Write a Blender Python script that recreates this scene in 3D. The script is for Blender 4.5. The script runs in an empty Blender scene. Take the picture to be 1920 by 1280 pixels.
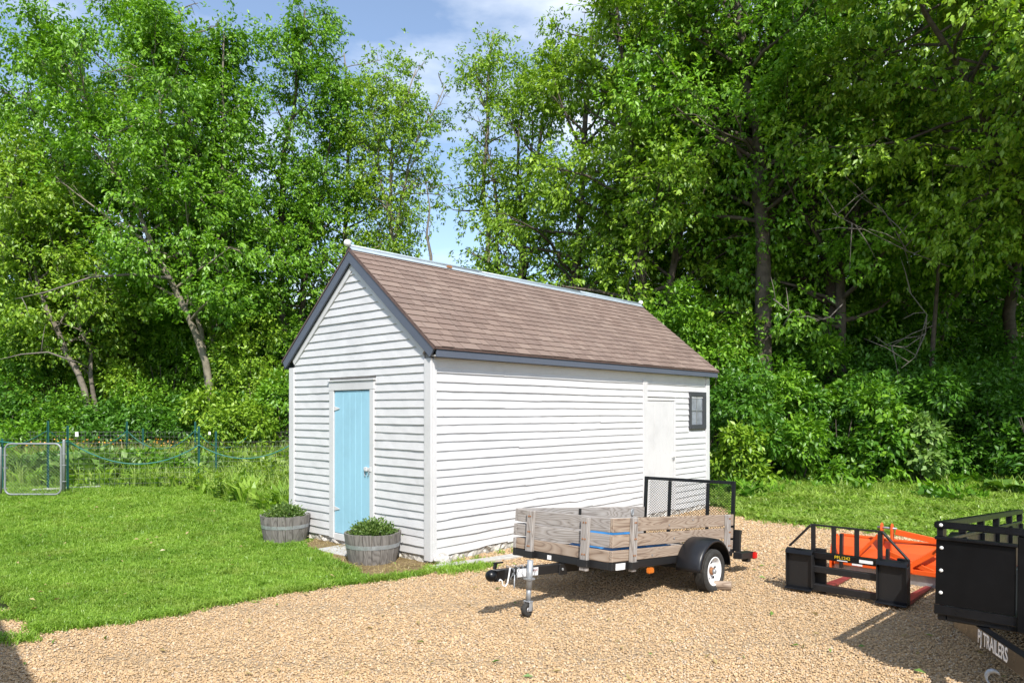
import bpy, bmesh, math, random
import numpy as np
from mathutils import Matrix, Vector
R = math.radians
sc = bpy.context.scene
col = sc.collection

# ---------------------------------------------------------------- camera, sky, sun, exposure
CAMH = 1.7
FPX, V0 = 1348.2, 772.2            # focal length and horizon row of the survey, in 1920 px photo units
cd = bpy.data.cameras.new('camera')
cam = bpy.data.objects.new('camera', cd); col.objects.link(cam)
cam.location = (0, 0, CAMH); cam.rotation_euler = (R(90), 0, 0)
cd.sensor_width = 36; cd.lens = FPX / 1920 * 36; cd.shift_y = (V0 - 640) / 1920
cd.clip_start = .05; cd.clip_end = 3000
sc.camera = cam
SUN_EL = R(46)
to_sun = Vector((.20 * math.cos(SUN_EL), -.98 * math.cos(SUN_EL), math.sin(SUN_EL))).normalized()
world = bpy.data.worlds.new('World'); sc.world = world; world.use_nodes = True
wt = world.node_tree; wt.nodes.clear()
def wn(t, **k):
    n = wt.nodes.new(t)
    for a, b in k.items(): setattr(n, a, b)
    return n
sky = wn('ShaderNodeTexSky', sky_type='NISHITA', sun_disc=False)
sky.sun_elevation = SUN_EL; sky.sun_rotation = math.atan2(to_sun.x, to_sun.y)
sky.air_density = 1.0; sky.dust_density = .4; sky.ozone_density = 1.6
geo = wn('ShaderNodeTexCoord')
mp = wn('ShaderNodeMapping'); mp.inputs['Scale'].default_value = (1.6, 1.6, 4.2); mp.inputs['Location'].default_value = (.35, .0, .2)
nz = wn('ShaderNodeTexNoise'); nz.inputs['Scale'].default_value = 1.9; nz.inputs['Detail'].default_value = 9; nz.inputs['Roughness'].default_value = .55
rp = wn('ShaderNodeValToRGB'); rp.color_ramp.elements[0].position = .42; rp.color_ramp.elements[1].position = .70
rp.color_ramp.elements[0].color = (.05, .05, .05, 1); rp.color_ramp.elements[1].color = (.8, .8, .8, 1)
mx = wn('ShaderNodeMix', data_type='RGBA'); mx.inputs['B'].default_value = (6.3, 6.6, 6.9, 1)
bg = wn('ShaderNodeBackground'); bg.inputs['Strength'].default_value = .15
wo = wn('ShaderNodeOutputWorld')
L = wt.links.new
L(geo.outputs['Generated'], mp.inputs[0]); L(mp.outputs[0], nz.inputs['Vector']); L(nz.outputs['Fac'], rp.inputs[0])
L(rp.outputs[0], mx.inputs['Factor']); L(sky.outputs[0], mx.inputs['A']); L(mx.outputs['Result'], bg.inputs[0]); L(bg.outputs[0], wo.inputs[0])
sd = bpy.data.lights.new('sun', 'SUN'); sd.energy = 4.4; sd.angle = R(.55); sd.color = (1, .95, .87)
sun = bpy.data.objects.new('sun', sd); col.objects.link(sun)
sun.location = (6, -20, 30); sun.rotation_euler = to_sun.to_track_quat('Z', 'Y').to_euler()
sc.view_settings.view_transform = 'Standard'; sc.view_settings.look = 'None'
sc.view_settings.exposure = .57; sc.view_settings.gamma = 1
sc.view_settings.use_curve_mapping = False
sc.cycles.use_denoising = True
sc.cycles.max_bounces = 8; sc.cycles.transmission_bounces = 4; sc.cycles.transparent_max_bounces = 8
sc.render.film_transparent = False

# ---------------------------------------------------------------- helpers
rnd = random.Random(7)
def gp(u, v):                       # surveyed photo point on the flat ground -> metres
    Y = FPX * CAMH / (v - V0); return ((u - 960) / FPX * Y, Y)
def at(u, v, Y):                    # surveyed photo point at distance Y -> metres
    return ((u - 960) / FPX * Y, Y, CAMH - (v - V0) / FPX * Y)
def tag(o, label=None, cat=None, group=None, kind=None):
    if label: o['label'] = label
    if cat: o['category'] = cat
    if group: o['group'] = group
    if kind: o['kind'] = kind
    return o
def link(name, me, mat=None, parent=None):
    if mat and not me.materials: me.materials.append(mat)
    o = bpy.data.objects.new(name, me); col.objects.link(o)
    if parent: o.parent = parent
    return o
def empty(name, loc=(0, 0, 0), rz=0, mat=None):
    o = bpy.data.objects.new(name, None); col.objects.link(o); o.empty_display_size = .2
    if mat is not None: o.matrix_world = mat
    else: o.location = loc; o.rotation_euler = (0, 0, rz)
    return o
class MB:
    def __init__(s): s.v = []; s.f = []; s.sm = []
    def hexa(s, p):                  # 8 points: bottom ring 0-3, top ring 4-7
        b = len(s.v); s.v += [tuple(q) for q in p]
        for f in ((0, 3, 2, 1), (4, 5, 6, 7), (0, 1, 5, 4), (1, 2, 6, 5), (2, 3, 7, 6), (3, 0, 4, 7)):
            s.f.append(tuple(b + i for i in f)); s.sm.append(False)
        return s
    def box(s, x0, x1, y0, y1, z0, z1):
        return s.hexa([(x0, y0, z0), (x1, y0, z0), (x1, y1, z0), (x0, y1, z0), (x0, y0, z1), (x1, y0, z1), (x1, y1, z1), (x0, y1, z1)])
    def bar(s, a, b, w, h, up=(0, 0, 1)):  # box beam between two points, w across, h along up
        a, b = Vector(a), Vector(b); d = (b - a).normalized(); u = Vector(up)
        sd_ = d.cross(u).normalized() * (w / 2); uu = sd_.cross(d).normalized() * (h / 2)
        return s.hexa([a - sd_ - uu, b - sd_ - uu, b + sd_ - uu, a + sd_ - uu, a - sd_ + uu, b - sd_ + uu, b + sd_ + uu, a + sd_ + uu])
    def tube(s, pts, rad, n=8, caps=True, smooth=True):
        pts = [Vector(p) for p in pts]; m = len(pts)
        if not hasattr(rad, '__len__'): rad = [rad] * m
        base = len(s.v); ref = None
        for i, p in enumerate(pts):
            d = (pts[min(i + 1, m - 1)] - pts[max(i - 1, 0)])
            d = d.normalized() if d.length > 1e-9 else Vector((0, 0, 1))
            if ref is None: ref = d.orthogonal().normalized()
            ref = (ref - d * ref.dot(d)); ref = ref.normalized() if ref.length > 1e-6 else d.orthogonal().normalized()
            b2 = d.cross(ref)
            for k in range(n):
                a = 2 * math.pi * k / n
                s.v.append(tuple(p + (ref * math.cos(a) + b2 * math.sin(a)) * rad[i]))
        for i in range(m - 1):
            for k in range(n):
                k2 = (k + 1) % n
                s.f.append((base + i * n + k, base + i * n + k2, base + (i + 1) * n + k2, base + (i + 1) * n + k)); s.sm.append(smooth)
        if caps:
            s.f.append(tuple(base + k for k in reversed(range(n)))); s.sm.append(False)
            s.f.append(tuple(base + (m - 1) * n + k for k in range(n))); s.sm.append(False)
        return s
    def lathe(s, prof, n=24, axis='z', o=(0, 0, 0), closed=False, smooth=True):  # prof: (radius, height)
        base = len(s.v); m = len(prof)
        for r, h in prof:
            for k in range(n):
                a = 2 * math.pi * k / n; c, d = r * math.cos(a), r * math.sin(a)
                p = (c, d, h) if axis == 'z' else ((c, h, d) if axis == 'y' else (h, c, d))
                s.v.append((p[0] + o[0], p[1] + o[1], p[2] + o[2]))
        for i in range(m - 1 + (1 if closed else 0)):
            for k in range(n):
                k2 = (k + 1) % n; j = (i + 1) % m
                s.f.append((base + i * n + k, base + i * n + k2, base + j * n + k2, base + j * n + k)); s.sm.append(smooth)
        if not closed:
            for i, rev in ((0, True), (m - 1, False)):
                if prof[i][0] > 1e-4:
                    r = range(n); s.f.append(tuple(base + i * n + k for k in (reversed(r) if rev else r))); s.sm.append(False)
        return s
    def prism(s, pts, vec):           # planar outline extruded by vec
        n = len(pts); b = len(s.v); vec = Vector(vec)
        s.v += [tuple(p) for p in pts] + [tuple(Vector(p) + vec) for p in pts]
        s.f.append(tuple(b + i for i in reversed(range(n)))); s.sm.append(False)
        s.f.append(tuple(b + n + i for i in range(n))); s.sm.append(False)
        for i in range(n):
            j = (i + 1) % n; s.f.append((b + i, b + j, b + n + j, b + n + i)); s.sm.append(False)
        return s
    def mesh(s, name, bevel=0, seg=1):
        me = bpy.data.meshes.new(name); me.from_pydata(s.v, [], s.f)
        me.polygons.foreach_set('use_smooth', s.sm)
        bm = bmesh.new(); bm.from_mesh(me); bmesh.ops.recalc_face_normals(bm, faces=bm.faces)
        if bevel:
            es = [e for e in bm.edges if len(e.link_faces) == 2 and e.calc_face_angle(0) > R(40)]
            bmesh.ops.bevel(bm, geom=es, offset=bevel, segments=seg, affect='EDGES', clamp_overlap=True)
        bm.to_mesh(me); bm.free(); me.update()
        return me
    def build(s, name, mat, parent=None, bevel=0, seg=1): return link(name, s.mesh(name, bevel, seg), mat, parent)
def np_mesh(name, V, T):
    V = np.ascontiguousarray(V, np.float32); T = np.ascontiguousarray(T, np.int32)
    me = bpy.data.meshes.new(name); me.vertices.add(len(V)); me.vertices.foreach_set('co', V.ravel())
    me.loops.add(T.size); me.loops.foreach_set('vertex_index', T.ravel())
    me.polygons.add(len(T)); me.polygons.foreach_set('loop_start', np.arange(0, T.size, T.shape[1], dtype=np.int32))
    me.update(calc_edges=True); return me
def copy_tree(o, parent=None):
    c = o.copy(); col.objects.link(c)
    if parent is not None: c.parent = parent
    for ch in list(o.children): copy_tree(ch, c)
    return c

# ---------------------------------------------------------------- materials
def newmat(name):
    m = bpy.data.materials.new(name); m.use_nodes = True; nt = m.node_tree
    return m, nt, nt.nodes['Principled BSDF']
def nd(nt, t, **k):
    n = nt.nodes.new(t)
    for a, b in k.items():
        if a in n.inputs: n.inputs[a].default_value = b
        else: setattr(n, a, b)
    return n
def ramp(nt, fac, stops, interp='LINEAR'):
    r = nt.nodes.new('ShaderNodeValToRGB'); r.color_ramp.interpolation = interp
    e = r.color_ramp.elements
    while len(e) < len(stops): e.new(.5)
    for x, (p, c) in zip(e, stops): x.position = p; x.color = (*c, 1) if len(c) == 3 else c
    nt.links.new(fac, r.inputs[0]); return r.outputs[0]
def mixc(nt, fac, a, b, mode='MIX'):
    m = nt.nodes.new('ShaderNodeMix'); m.data_type = 'RGBA'; m.blend_type = mode
    for s_, x in (('Factor', fac), ('A', a), ('B', b)):
        if hasattr(x, 'links'): nt.links.new(x, m.inputs[s_])
        elif s_ == 'Factor': m.inputs[s_].default_value = x
        else: m.inputs[s_].default_value = (*x, 1)
    return m.outputs['Result']
def noise(nt, vec, scale, detail=4, rough=.55, dist=0):
    n = nd(nt, 'ShaderNodeTexNoise'); n.inputs['Scale'].default_value = scale; n.inputs['Detail'].default_value = detail
    n.inputs['Roughness'].default_value = rough; n.inputs['Distortion'].default_value = dist
    if vec is not None: nt.links.new(vec, n.inputs['Vector'])
    return n.outputs['Fac']
def mapped(nt, scale=(1, 1, 1), rand=False):
    tc = nt.nodes.new('ShaderNodeTexCoord'); m = nt.nodes.new('ShaderNodeMapping'); m.inputs['Scale'].default_value = scale
    nt.links.new(tc.outputs['Object'], m.inputs['Vector'])
    if rand:
        oi = nt.nodes.new('ShaderNodeObjectInfo'); mu = nd(nt, 'ShaderNodeMath', operation='MULTIPLY'); mu.inputs[1].default_value = 37.0
        nt.links.new(oi.outputs['Random'], mu.inputs[0]); nt.links.new(mu.outputs[0], m.inputs['Location'])
    return m.outputs[0]
def bump(nt, b, h, strength=.3, dist=.01):
    n = nd(nt, 'ShaderNodeBump'); n.inputs['Strength'].default_value = strength; n.inputs['Distance'].default_value = dist
    nt.links.new(h, n.inputs['Height']); nt.links.new(n.outputs[0], b.inputs['Normal'])
def plain(name, c, rough=.5, metal=0, var=.12, scale=14, bumpy=0, spec=.5):
    m, nt, b = newmat(name); v = mapped(nt)
    f = noise(nt, v, scale, 5, .6)
    dark = tuple(x * (1 - var) for x in c); lite = tuple(min(1, x * (1 + var)) for x in c)
    nt.links.new(ramp(nt, f, [(.3, dark), (.7, lite)]), b.inputs['Base Color'])
    b.inputs['Roughness'].default_value = rough; b.inputs['Metallic'].default_value = metal; b.inputs['Specular IOR Level'].default_value = spec
    rr = nd(nt, 'ShaderNodeMapRange'); rr.inputs['To Min'].default_value = max(.05, rough - .12); rr.inputs['To Max'].default_value = min(1, rough + .15)
    nt.links.new(noise(nt, v, scale * 2.3, 4), rr.inputs['Value']); nt.links.new(rr.outputs[0], b.inputs['Roughness'])
    if bumpy: bump(nt, b, f, bumpy, .01)
    return m
def painted(name, c, under=(.33, .31, .28), grain=(1.5, 1.5, 14), flake=.635, rough=.55):
    m, nt, b = newmat(name)
    v = mapped(nt); vs = mapped(nt, grain, True)
    dirt = noise(nt, v, 1.7, 6, .65); fine = noise(nt, vs, 5, 6, .65); chip = noise(nt, vs, 9, 8, .7)
    cc = ramp(nt, dirt, [(.25, tuple(x * .84 for x in c)), (.5, c), (.8, tuple(min(.86, x * 1.05) for x in c))])
    cc = mixc(nt, ramp(nt, fine, [(.35, (0, 0, 0)), (.75, (.30, .30, .30))]), cc, tuple(x * .80 for x in c))
    cc = mixc(nt, ramp(nt, chip, [(flake, (0, 0, 0)), (flake + .03, (1, 1, 1))]), cc, under)
    nt.links.new(cc, b.inputs['Base Color']); b.inputs['Roughness'].default_value = rough
    bump(nt, b, fine, .25, .004)
    return m
def wood(name, axis, tones, contour=17, rough=.8):
    # weathered board: contour lines of a stretched noise read as cathedral grain
    m, nt, b = newmat(name)
    st = {'x': (1.1, 9, 9), 'y': (9, 1.1, 9), 'z': (9, 9, 1.1)}[axis]; fi = {'x': (2, 60, 60), 'y': (60, 2, 60), 'z': (60, 60, 2)}[axis]
    v = mapped(nt, st, True); vf = mapped(nt, fi, True)
    n1 = noise(nt, v, .9, 2, .4, .3)
    mu = nd(nt, 'ShaderNodeMath', operation='MULTIPLY'); mu.inputs[1].default_value = contour; nt.links.new(n1, mu.inputs[0])
    fr = nd(nt, 'ShaderNodeMath', operation='FRACT'); nt.links.new(mu.outputs[0], fr.inputs[0])
    fib = noise(nt, vf, 1.2, 5, .7)
    c = ramp(nt, fr.outputs[0], [(0, tones[0]), (.16, tones[1]), (.6, tones[2]), (.86, tones[1]), (1, tones[0])])
    c = mixc(nt, ramp(nt, fib, [(.3, (0, 0, 0)), (.75, (.55, .55, .55))]), c, tones[2])
    big = noise(nt, mapped(nt, (1, 1, 1), True), 2.2, 3)
    c = mixc(nt, ramp(nt, big, [(.35, (0, 0, 0)), (.8, (.45, .45, .45))]), c, tones[3])
    nt.links.new(c, b.inputs['Base Color']); b.inputs['Roughness'].default_value = rough; b.inputs['Specular IOR Level'].default_value = .25
    bump(nt, b, fib, .45, .004)
    return m
def leafmat(name, stops, trans=.29, big=.35, loc=False, dry=None):
    m, nt, b = newmat(name); nt.nodes.remove(b)
    g = nt.nodes.new('ShaderNodeNewGeometry'); oi = nt.nodes.new('ShaderNodeObjectInfo')
    ad = nd(nt, 'ShaderNodeMath', operation='ADD'); nt.links.new(g.outputs['Random Per Island'], ad.inputs[0]); nt.links.new(oi.outputs['Random'], ad.inputs[1])
    fr = nd(nt, 'ShaderNodeMath', operation='FRACT'); nt.links.new(ad.outputs[0], fr.inputs[0])
    c = ramp(nt, fr.outputs[0], stops)
    cl = noise(nt, oi.outputs['Location'] if loc else mapped(nt), big, 3, .6)
    c = mixc(nt, ramp(nt, cl, [(.35, (0, 0, 0)), (.7, (.5, .5, .5))]), c, tuple(x * 1.5 for x in stops[-1][1]))
    if dry:
        c = mixc(nt, ramp(nt, noise(nt, oi.outputs['Location'], 2.3, 6, .7), [(.50, (0, 0, 0)), (.74, (.6, .6, .6))]), c, dry)
    d = nt.nodes.new('ShaderNodeBsdfDiffuse'); t = nt.nodes.new('ShaderNodeBsdfTranslucent'); gl = nt.nodes.new('ShaderNodeBsdfGlossy')
    gl.inputs['Roughness'].default_value = .42; gl.inputs['Color'].default_value = (.8, .85, .8, 1)
    nt.links.new(c, d.inputs[0])
    tc = mixc(nt, 1.0, c, (1.25, 1.35, .40), 'MULTIPLY'); nt.links.new(tc, t.inputs[0])
    m1 = nt.nodes.new('ShaderNodeMixShader'); m1.inputs[0].default_value = trans; nt.links.new(d.outputs[0], m1.inputs[1]); nt.links.new(t.outputs[0], m1.inputs[2])
    m2 = nt.nodes.new('ShaderNodeMixShader'); m2.inputs[0].default_value = .035; nt.links.new(m1.outputs[0], m2.inputs[1]); nt.links.new(gl.outputs[0], m2.inputs[2])
    nt.links.new(m2.outputs[0], nt.nodes['Material Output'].inputs[0])
    return m
M = {}
M['white'] = painted('white paint', (.575, .573, .583), grain=(2, 2, 16))
M['whitev'] = painted('white paint upright', (.575, .573, .583), grain=(16, 16, 2), flake=.63)
M['blue'] = painted('sky blue paint', (.29, .53, .66), under=(.44, .58, .65), grain=(18, 18, 1.6), flake=.64)
M['slate'] = painted('slate blue paint', (.085, .10, .135), under=(.33, .27, .2), grain=(3, 3, 12), flake=.69)
M['dkframe'] = painted('charcoal peeling paint', (.045, .048, .055), under=(.42, .38, .32), grain=(3, 3, 8), flake=.66)
M['brown'] = plain('brown metal edge', (.10, .062, .052), .5, var=.2)
M['zinc'] = plain('zinc ridge', (.36, .42, .47), .5, .2, .1, 6)
M['rust'] = plain('rust', (.28, .13, .06), .85, var=.4, scale=40)
M['ball'] = plain('white ball', (.72, .72, .70), .5, var=.12)
M['glass'] = plain('dusty glass', (.20, .22, .25), .12, var=.35, scale=5)
M['wall'] = plain('wall sheathing', (.30, .29, .27), .9)
M['rubble'] = plain('rubble foundation', (.46, .44, .41), .95, var=.45, scale=22, bumpy=.8)
M['concrete'] = plain('concrete', (.42, .41, .39), .95, var=.16, scale=18, bumpy=.3)
M['black'] = plain('black enamel', (.005, .0055, .007), .30, 0, .3, 9, 0, .35)
M['blackm'] = painted('worn black steel', (.011, .011, .012), under=(.13, .10, .08), grain=(4, 4, 4), flake=.665, rough=.5)
M['satin'] = plain('satin black panel', (.0035, .0035, .004), .42, 0, .35, 5, 0, .2)
M['plastic'] = plain('black plastic fender', (.010, .011, .014), .36, 0, .25, 5, 0, .4)
M['galv'] = plain('galvanised steel', (.36, .38, .40), .5, .5, .2, 18)
M['galvp'] = plain('galvanised pipe', (.25, .265, .27), .5, .3, .12, 18)
M['rubber'] = plain('tyre rubber', (.030, .029, .027), .85, 0, .3, 24, .3)
M['rim'] = plain('white rim', (.74, .75, .76), .4, 0, .08, 9)
M['orange'] = painted('orange paint', (.70, .095, .012), under=(.22, .11, .06), grain=(3, 3, 3), flake=.68, rough=.4)
M['maroon'] = plain('worn red fork', (.20, .035, .032), .5, 0, .35, 14)
M['steel'] = plain('bare steel', (.40, .40, .42), .45, .6, .2, 12)
M['red'] = plain('red lens', (.55, .015, .012), .2)
M['amber'] = plain('amber lens', (.55, .15, .015), .3)
M['sticker'] = plain('white sticker', (.78, .78, .78), .5, var=.06)
M['yellow'] = plain('yellow lettering', (.70, .50, .02), .5)
M['letter'] = plain('white lettering', (.80, .80, .80), .45, var=.04)
M['dkred'] = plain('dark red lettering', (.22, .04, .03), .5)
M['tarp'] = plain('blue tarp', (.025, .15, .36), .42, var=.25, scale=5)
M['post'] = plain('green steel post', (.012, .085, .075), .5, var=.25)
M['hose'] = plain('green hose', (.015, .15, .125), .45)
M['wire'] = plain('fence wire', (.22, .23, .225), .5, .4)
M['soil'] = plain('potting soil', (.075, .05, .035), .95, var=.4, scale=60, bumpy=.8)
M['bark'] = plain('grey bark', (.17, .145, .115), .92, var=.42, scale=7, bumpy=.9)
M['barkd'] = plain('dark bark', (.085, .068, .052), .92, var=.42, scale=7, bumpy=.9)
M['bark2'] = plain('pale bark', (.20, .175, .13), .92, var=.35, scale=7, bumpy=.9)
M['deadwood'] = plain('dead branch', (.15, .13, .11), .9, var=.25)
GREY = [(.13, .105, .09), (.27, .24, .215), (.37, .345, .325), (.25, .235, .228)]
TAN = [(.115, .066, .042), (.28, .205, .148), (.38, .305, .24), (.25, .20, .165)]
for ax in 'xyz':
    M['grey' + ax] = wood('weathered grey plank ' + ax, ax, GREY); M['tan' + ax] = wood('weathered tan plank ' + ax, ax, TAN)
M['stave'] = wood('barrel stave', 'z', [(.075, .066, .06), (.155, .143, .132), (.235, .218, .205), (.10, .092, .085)], 11)
M['log'] = wood('firewood', 'x', TAN)
M['leafA'] = leafmat('box elder leaves', [(0, (.042, .130, .010)), (.5, (.095, .240, .014)), (1, (.195, .355, .026))])
M['leafB'] = leafmat('yellow green leaves', [(0, (.056, .145, .010)), (.5, (.135, .265, .018)), (1, (.275, .400, .036))])
M['leafC'] = leafmat('deep green leaves', [(0, (.024, .095, .010)), (.5, (.055, .165, .014)), (1, (.115, .250, .024))])
M['leafbig'] = leafmat('broad leaves', [(0, (.06, .15, .02)), (.5, (.11, .22, .035)), (1, (.22, .33, .09))], .25)
M['mum'] = leafmat('potted mum leaves', [(0, (.045, .10, .018)), (.6, (.09, .17, .03)), (1, (.17, .24, .06))], .25, 3)
M['flower'] = leafmat('orange petals', [(0, (.6, .16, .01)), (1, (.75, .4, .02))], .2)
M['grass'] = leafmat('lawn grass', [(0, (.085, .19, .014)), (.5, (.155, .30, .024)), (1, (.27, .40, .06))], .35, .9, True, (.30, .33, .08))
M['weed'] = leafmat('weedy grass', [(0, (.09, .19, .018)), (.5, (.18, .30, .04)), (1, (.32, .42, .10))], .35, .9, True, (.36, .36, .13))
M['straw'] = leafmat('dry straw', [(0, (.22, .16, .06)), (1, (.42, .34, .17))], .2, 2)

def shingle_mat():
    m, nt, b = newmat('brown asphalt shingle')
    g = nt.nodes.new('ShaderNodeNewGeometry'); oi = nt.nodes.new('ShaderNodeObjectInfo')
    ad = nd(nt, 'ShaderNodeMath', operation='ADD'); nt.links.new(g.outputs['Random Per Island'], ad.inputs[0]); nt.links.new(oi.outputs['Random'], ad.inputs[1])
    fr = nd(nt, 'ShaderNodeMath', operation='FRACT'); nt.links.new(ad.outputs[0], fr.inputs[0])
    c = ramp(nt, fr.outputs[0], [(0, (.140, .096, .080)), (.35, (.178, .126, .106)), (.7, (.205, .148, .124)), (1, (.242, .180, .150))])
    gr = noise(nt, mapped(nt), 210, 3, .7); st = noise(nt, mapped(nt), 1.1, 5, .6)
    c = mixc(nt, ramp(nt, gr, [(.3, (0, 0, 0)), (.75, (.6, .6, .6))]), c, (.27, .205, .172))
    c = mixc(nt, ramp(nt, st, [(.4, (0, 0, 0)), (.75, (.35, .35, .35))]), c, (.13, .098, .086))
    sk = noise(nt, mapped(nt, (5, .5, .5)), 1.6, 5, .65); c = mixc(nt, ramp(nt, sk, [(.45, (0, 0, 0)), (.75, (.4, .4, .4))]), c, (.24, .195, .17))
    nt.links.new(c, b.inputs['Base Color']); b.inputs['Roughness'].default_value = .92; b.inputs['Specular IOR Level'].default_value = .2
    bump(nt, b, gr, .5, .003); return m
M['shingle'] = shingle_mat()
def stone_mat():
    m, nt, b = newmat('river gravel stone'); oi = nt.nodes.new('ShaderNodeObjectInfo')
    c = ramp(nt, oi.outputs['Random'], [(0, (.24, .20, .16)), (.05, (.40, .29, .18)), (.3, (.50, .345, .19)), (.55, (.60, .43, .255)), (.78, (.58, .38, .20)), (.9, (.66, .55, .41)), (1, (.44, .38, .32))])
    c = mixc(nt, ramp(nt, noise(nt, oi.outputs['Location'], .55, 6, .65), [(.42, (0, 0, 0)), (.68, (.45, .45, .45))]), c, (.40, .285, .165))
    n = noise(nt, mapped(nt), 9, 4, .6); c = mixc(nt, ramp(nt, n, [(.35, (0, 0, 0)), (.75, (.4, .4, .4))]), c, (.52, .36, .20))
    nt.links.new(c, b.inputs['Base Color']); b.inputs['Roughness'].default_value = .75; b.inputs['Specular IOR Level'].default_value = .3
    return m
M['stone'] = stone_mat()
def gravel_mat():
    m, nt, b = newmat('gravel bed'); v = mapped(nt)
    vo = nd(nt, 'ShaderNodeTexVoronoi'); vo.inputs['Scale'].default_value = 42; nt.links.new(v, vo.inputs['Vector'])
    sep = nt.nodes.new('ShaderNodeSeparateColor'); nt.links.new(vo.outputs['Color'], sep.inputs[0])
    c = ramp(nt, sep.outputs[0], [(0, (.26, .20, .15)), (.3, (.46, .33, .185)), (.65, (.54, .39, .23)), (1, (.50, .36, .21))])
    c = mixc(nt, ramp(nt, noise(nt, v, .8, 4), [(.4, (0, 0, 0)), (.75, (.3, .3, .3))]), c, (.38, .27, .16))
    c = mixc(nt, ramp(nt, vo.outputs['Distance'], [(.25, (0, 0, 0)), (.7, (.6, .6, .6))]), c, (.22, .16, .10))
    nt.links.new(c, b.inputs['Base Color']); b.inputs['Roughness'].default_value = .9
    iv = nd(nt, 'ShaderNodeMath', operation='SUBTRACT'); iv.inputs[0].default_value = 1; nt.links.new(vo.outputs['Distance'], iv.inputs[1])
    bump(nt, b, iv.outputs[0], .8, .02); return m
M['gravel'] = gravel_mat()
def turf_mat(name, a, c_, s=3):
    m, nt, b = newmat(name); v = mapped(nt)
    f = noise(nt, v, s, 8, .7); g = noise(nt, v, 45, 4, .7)
    c = ramp(nt, f, [(.3, a), (.7, c_)]); c = mixc(nt, ramp(nt, g, [(.35, (0, 0, 0)), (.7, (.6, .6, .6))]), c, tuple(x * .5 for x in a))
    nt.links.new(c, b.inputs['Base Color']); b.inputs['Roughness'].default_value = .95; b.inputs['Specular IOR Level'].default_value = .1
    bump(nt, b, g, .8, .03); return m
M['turf'] = turf_mat('turf', (.085, .17, .018), (.14, .25, .03))
M['forest'] = turf_mat('forest floor', (.030, .050, .014), (.060, .072, .025))

# ---------------------------------------------------------------- ground sheets
def sheet(name, pts, z, mat, kind='structure'):
    me = bpy.data.meshes.new(name); me.from_pydata([(x, y, z) for x, y in pts], [], [tuple(range(len(pts)))])
    bm = bmesh.new(); bm.from_mesh(me); bmesh.ops.triangulate(bm, faces=bm.faces); bmesh.ops.recalc_face_normals(bm, faces=bm.faces)
    for f in bm.faces:
        if f.normal.z < 0: f.normal_flip()
    bm.to_mesh(me); bm.free()
    return tag(link(name, me, mat), kind=kind)
sheet('ground', [(-900, -60), (900, -60), (900, 1500), (-900, 1500)], -.012, M['forest'])
lawn_edge = [gp(0, 1105), gp(38, 1140), gp(75, 1186), gp(130, 1180), gp(230, 1168), gp(330, 1152), gp(430, 1131), gp(540, 1112), gp(640, 1097), gp(740, 1086), gp(800, 1076), gp(812, 1066)]
LAWN = lawn_edge + [(-.85, 8.3), (-3.0, 9.9), (1.2, 15.2), (-2, 19.5), (-19, 19.5), (-19, 12), (-6.4, 8.4)]
tag(sheet('lawn', LAWN, .006, M['turf']), 'mown green lawn running back to the garden fence', 'lawn')
rt_edge = [(3.9, 12.6), gp(1385, 967), gp(1440, 976), gp(1500, 984), gp(1560, 990), gp(1640, 998), gp(1700, 1004), gp(1760, 1010), gp(1850, 1019), gp(1980, 1036)]
VERGE = rt_edge + [(14, 8.2), (30, 9), (30, 17.5), (9, 19.5), (3.2, 19), (2.4, 14.4)]
tag(sheet('grass_verge', VERGE, .006, M['turf']), 'rough weedy grass strip between the gravel and the woods', 'verge')
GRAV = [(-9, -8), (16, -8), (16, 9), (6, 9.5), (3.9, 12.7), (3.3, 13.1), (-1.1, 8.1), (-4.9, 5.9), (-6.5, 8.5), (-9, 8)]
tag(sheet('gravel_yard', GRAV, .0, M['gravel']), 'tan gravel yard in front of the shed', 'yard')

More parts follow.
